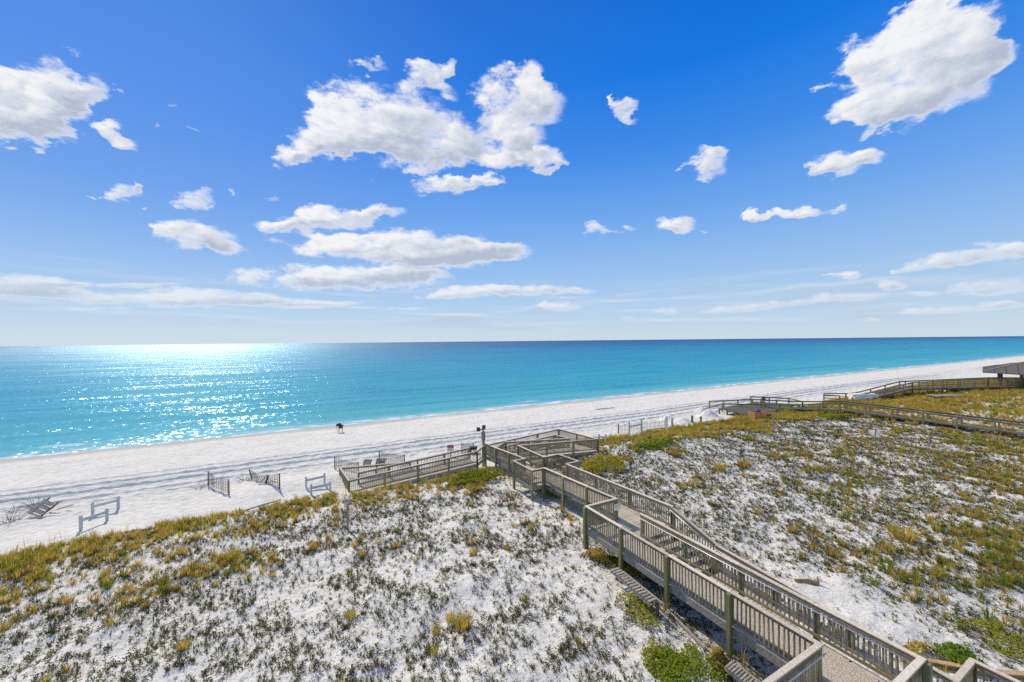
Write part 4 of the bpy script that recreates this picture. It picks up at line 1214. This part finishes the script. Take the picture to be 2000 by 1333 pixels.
def sample(dens, n0, n1, w0, w1, which, clip=1.0):
    k = int((n1 - n0) * (w1 - w0) * dens)
    n = rng.uniform(n0, n1, k); w = rng.uniform(w0, w1, k)
    wt = weights(n, w)[which]
    free = ~on_walk(n, w) | ((which == 2) & (w < 14.6) & (n < 14.6))  # low plants also let in under the walkway, to darken its shade
    keep = (rng.random(k) < np.clip(wt, 0, 1.6) / 1.6) & free
    n = n[keep]; w = w[keep]
    x = CN * n - SN * w; y = SN * n + CN * w
    vis = (y > 4) & (np.abs(x) < y * 1.5 + 6)
    x = x[vis]; y = y[vis]
    return np.stack([x, y, height(x, y) - .01], -1)
def skew(N, a, b, p=2.2): return a + (b - a) * rng.random(N) ** p
pl_ = np.concatenate([sample(108, -45, 62, -6, 31.5, 2)])
scatter('dune_plants', 'low dark dune plants dotted over the white sand', pl_, skew(len(pl_), .25, 1.45, 2.4), SRC['low'])
pd = np.concatenate([sample(12, -48, 62, -6, 33.5, 0), sample(10, 62, 130, -30, 36, 0)])
sc = skew(len(pd), .35, 1.15, 1.5); sc[pd[:, 1] > 38] *= 1.3; sc[(to_nw(pd[:, 0], pd[:, 1])[0] > 15) & (to_nw(pd[:, 0], pd[:, 1])[1] < 16)] *= .8
scatter('dune_grass', 'dry golden grass along the dune crest and hill', pd, sc, SRC['dry'])
pg = np.concatenate([sample(10, -48, 62, -6, 33.5, 1), sample(7, 62, 130, -30, 36, 1)])
sc = skew(len(pg), .45, 1.2, 1.4); sc[pg[:, 1] > 38] *= 1.25
scatter('green_grass', 'yellow green grass growing among the dry dune grass', pg, sc, SRC['green'])

SRC['oats'] = [tuft_mesh('sea_oats', M['dry'], 9, 1.05, .30, .007, rr, .25) for i in range(4)]
po = np.concatenate([sample(1.6, -48, 13, 24, 31.5, 0), sample(.9, 15, 62, 20, 33, 0), sample(.35, -45, 62, -4, 24, 0)])
scatter('sea_oats', 'thin tall sea oat stalks rising from the dune grass', po, rng.uniform(.55, 1.1, len(po)), SRC['oats'])

# shrubs one can tell apart
def shrub(n, w, rn, rw, h, label, mat='shrub', leaves=900, size=.055, grp='green shrubs in the dunes'):
    z0 = hz(*nw(n, w)[:2])
    t = thing('shrub', nw(n, w, z0), label, 'shrub', grp)
    m = MB(); st = MB(); q = random.Random(int(n * 100 + w * 10))
    cl = [(q.uniform(-1, 1), q.uniform(-1, 1), q.uniform(.5, 1)) for i in range(12)]
    size *= 1.15
    for i in range(int(leaves * 1.9)):
        while True:
            a, b = q.uniform(-1, 1), q.uniform(-1, 1)
            if a * a + b * b > 1 + .3 * math.sin(3 * math.atan2(b, a) + n): continue
            patch = float(fbm(np.array([(n + a * rn) * 1.7]), np.array([(w + b * rw) * 1.7]), 3)[0])
            if patch + .30 * (1 - a * a - b * b) > .57 + q.uniform(-.06, .06): break
        lump = max(0.0, max(k * (1 - 1.6 * math.hypot(a - ca, b - cb)) for ca, cb, k in cl))
        top = h * (.35 + .65 * lump) * (1.1 - .6 * (a * a + b * b))
        p = nw(n + a * rn, w + b * rw, 0); p.z = hz0(p) + max(.03, top * q.uniform(.45, 1.0))
        s = size * q.uniform(.6, 1.3)
        dx = Vector((q.uniform(-1, 1), q.uniform(-1, 1), q.uniform(-.4, .6))).normalized() * s
        dy = dx.cross(Vector((q.uniform(-.6, .6), q.uniform(-.6, .6), 1))).normalized() * s * .55
        m.add([p - dx, p + dy, p + dx * .9 + Vector((0, 0, -s * .2)), p - dy], [(0, 1, 2, 3)], q.random())
    for i in range(16):
        a, b = q.uniform(-.8, .8), q.uniform(-.8, .8)
        p = nw(n + a * rn, w + b * rw, 0); p.z = hz0(p)
        st.tube([p, p + Vector((q.uniform(-.1, .1), q.uniform(-.1, .1), h * .6))], .012, 4, .006)
    m.obj('foliage', M[mat], t); tag(st.obj('stems', M['darkwood'], t), kind='stuff')
def hz0(p): return hz(p.x, p.y)
def sh(px, py, *a, **k):
    g = gp(px, py); n, w = to_nw(g.x, g.y); shrub(n, w, *a, **k)
sh(935, 937, 2.6, 1.4, .8, 'bright green shrub mat below the lamp post left of the boardwalk', leaves=1500, size=.07)
sh(1180, 915, 2.6, 1.9, .95, 'broad yellow green shrub right of the boardwalk bench bay', 'shrub2', leaves=1800, size=.07)
sh(1275, 872, 3.0, 1.2, .5, 'bright green mat of leaves at the dune edge before the tall barrier frame', leaves=1000, size=.08)
sh(1635, 816, 5.0, 1.4, .8, 'dark green bush under the open railed boardwalk', leaves=1200, size=.1)
sh(1350, 1316, 1.25, .95, .5, 'leafy green shrub nearest the camera left of the walkway', leaves=1100, size=.04)
sh(1300, 1285, .9, .7, .35, 'patchy olive shrub behind the leafy one left of the walkway', 'shrub2', leaves=700, size=.04)
sh(1868, 1288, .75, .6, .45, 'rounded bright green shrub above the tan retaining wall', leaves=900, size=.045)
sh(1985, 1270, 1.0, 1.3, .4, 'sprawling green shrub at the right edge above bare sand', 'shrub2', leaves=900, size=.042)
sh(1790, 1282, 1.0, .35, .4, 'rusty brown low bush left of the rounded bright green shrub', 'dry', leaves=500, size=.04)
sh(1085, 965, 1.0, 1.3, .8, 'green bush against the boardwalk rail below the bench bay', leaves=900, size=.05)
sh(1045, 950, .9, .9, .8, 'yellowish bush left of the one against the boardwalk rail', 'shrub2', leaves=600, size=.05)
sh(1215, 1110, .5, 1.0, .45, 'golden green weeds at the foot of the landing posts', 'shrub2', leaves=500, size=.045)
sh(1240, 1190, .5, 1.2, .4, 'green weeds in front of the old grey deck section', 'shrub2', leaves=380, size=.038)
sh(1165, 1090, .5, .6, .45, 'rust coloured weeds around the landing corner post', 'dry', leaves=400, size=.045)
sh(1405, 1300, .35, .35, .7, 'tall golden weed clump around the nearest walkway post', 'dry', leaves=260, size=.06)

# lone clumps of grass that stand apart on the sand
def clump_mesh(seed):
    m = MB(); q = random.Random(seed)
    for i in range(150):
        an = q.uniform(0, 6.283); r0 = q.random() ** .7 * .22
        b = Vector((math.cos(an) * r0, math.sin(an) * r0, -.03)); a2 = an + q.uniform(-.8, .8)
        o = Vector((math.cos(a2), math.sin(a2), 0)); sd = Vector((-o.y, o.x, 0)) * .009
        L = q.uniform(.25, .62); out = q.uniform(.05, .3)
        p1 = b + o * out * .4 + Vector((0, 0, L * .6)); p2 = b + o * out + Vector((0, 0, L * q.uniform(.75, 1.0)))
        m.add([b - sd, b + sd, p1 + sd * .7, p1 - sd * .7, p2], [(0, 1, 2, 3), (3, 2, 4)], q.random())
    return m.mesh('grass_clump', M['dry'])
CM = [clump_mesh(i) for i in range(4)]
for i, (px, py, k, lab) in enumerate(((1405, 918, 1.5, 'rounded golden grass clump right of the broad yellow green shrub, left of two'),
                                (1452, 912, 1.6, 'rounded golden grass clump right of the broad yellow green shrub, right of two'),
                                (452, 1092, 1.25, 'tallest golden grass clump standing apart on the dune slope at left'),
                                (1768, 1056, 1.7, 'wide golden grass clump on the sand between the walkway and the right edge'),
                                (612, 1074, 1.0, 'bright golden grass clump below and left of the marker post with plate'),
                                (904, 1226, 1.05, 'ragged golden grass clump nearest the camera left of the walkway shrub'))):
    g = gp(px, py)
    o = place('grass_clump', CM[i % 4], g, random.uniform(0, 6.28)); o.scale = (k * 1.1, k * 1.1, k)
    tag(o, lab, 'grass clump', 'lone grass clumps on the dune sand')
pts = np.array([tuple(gp(px, py)) for (px, py) in ((437, 1105), (355, 1158), (205, 1125), (262, 1112), (345, 1152), (708, 1085), (770, 1070), (640, 1052), (925, 1085), (812, 1098),
        (1562, 945), (1742, 1038), (1592, 1072), (1335, 950), (880, 1212), (852, 1238), (685, 1208), (358, 1268), (130, 1180), (532, 1128), (1620, 1085), (1480, 1005),
        (1390, 985), (1660, 960), (1545, 1040), (1830, 1120), (1700, 1100), (285, 1185), (990, 1075))])
scatter('scattered_grass', 'dry grass tufts thinly scattered over the white dune sand', pts, rng.uniform(.4, .85, len(pts)), CM)
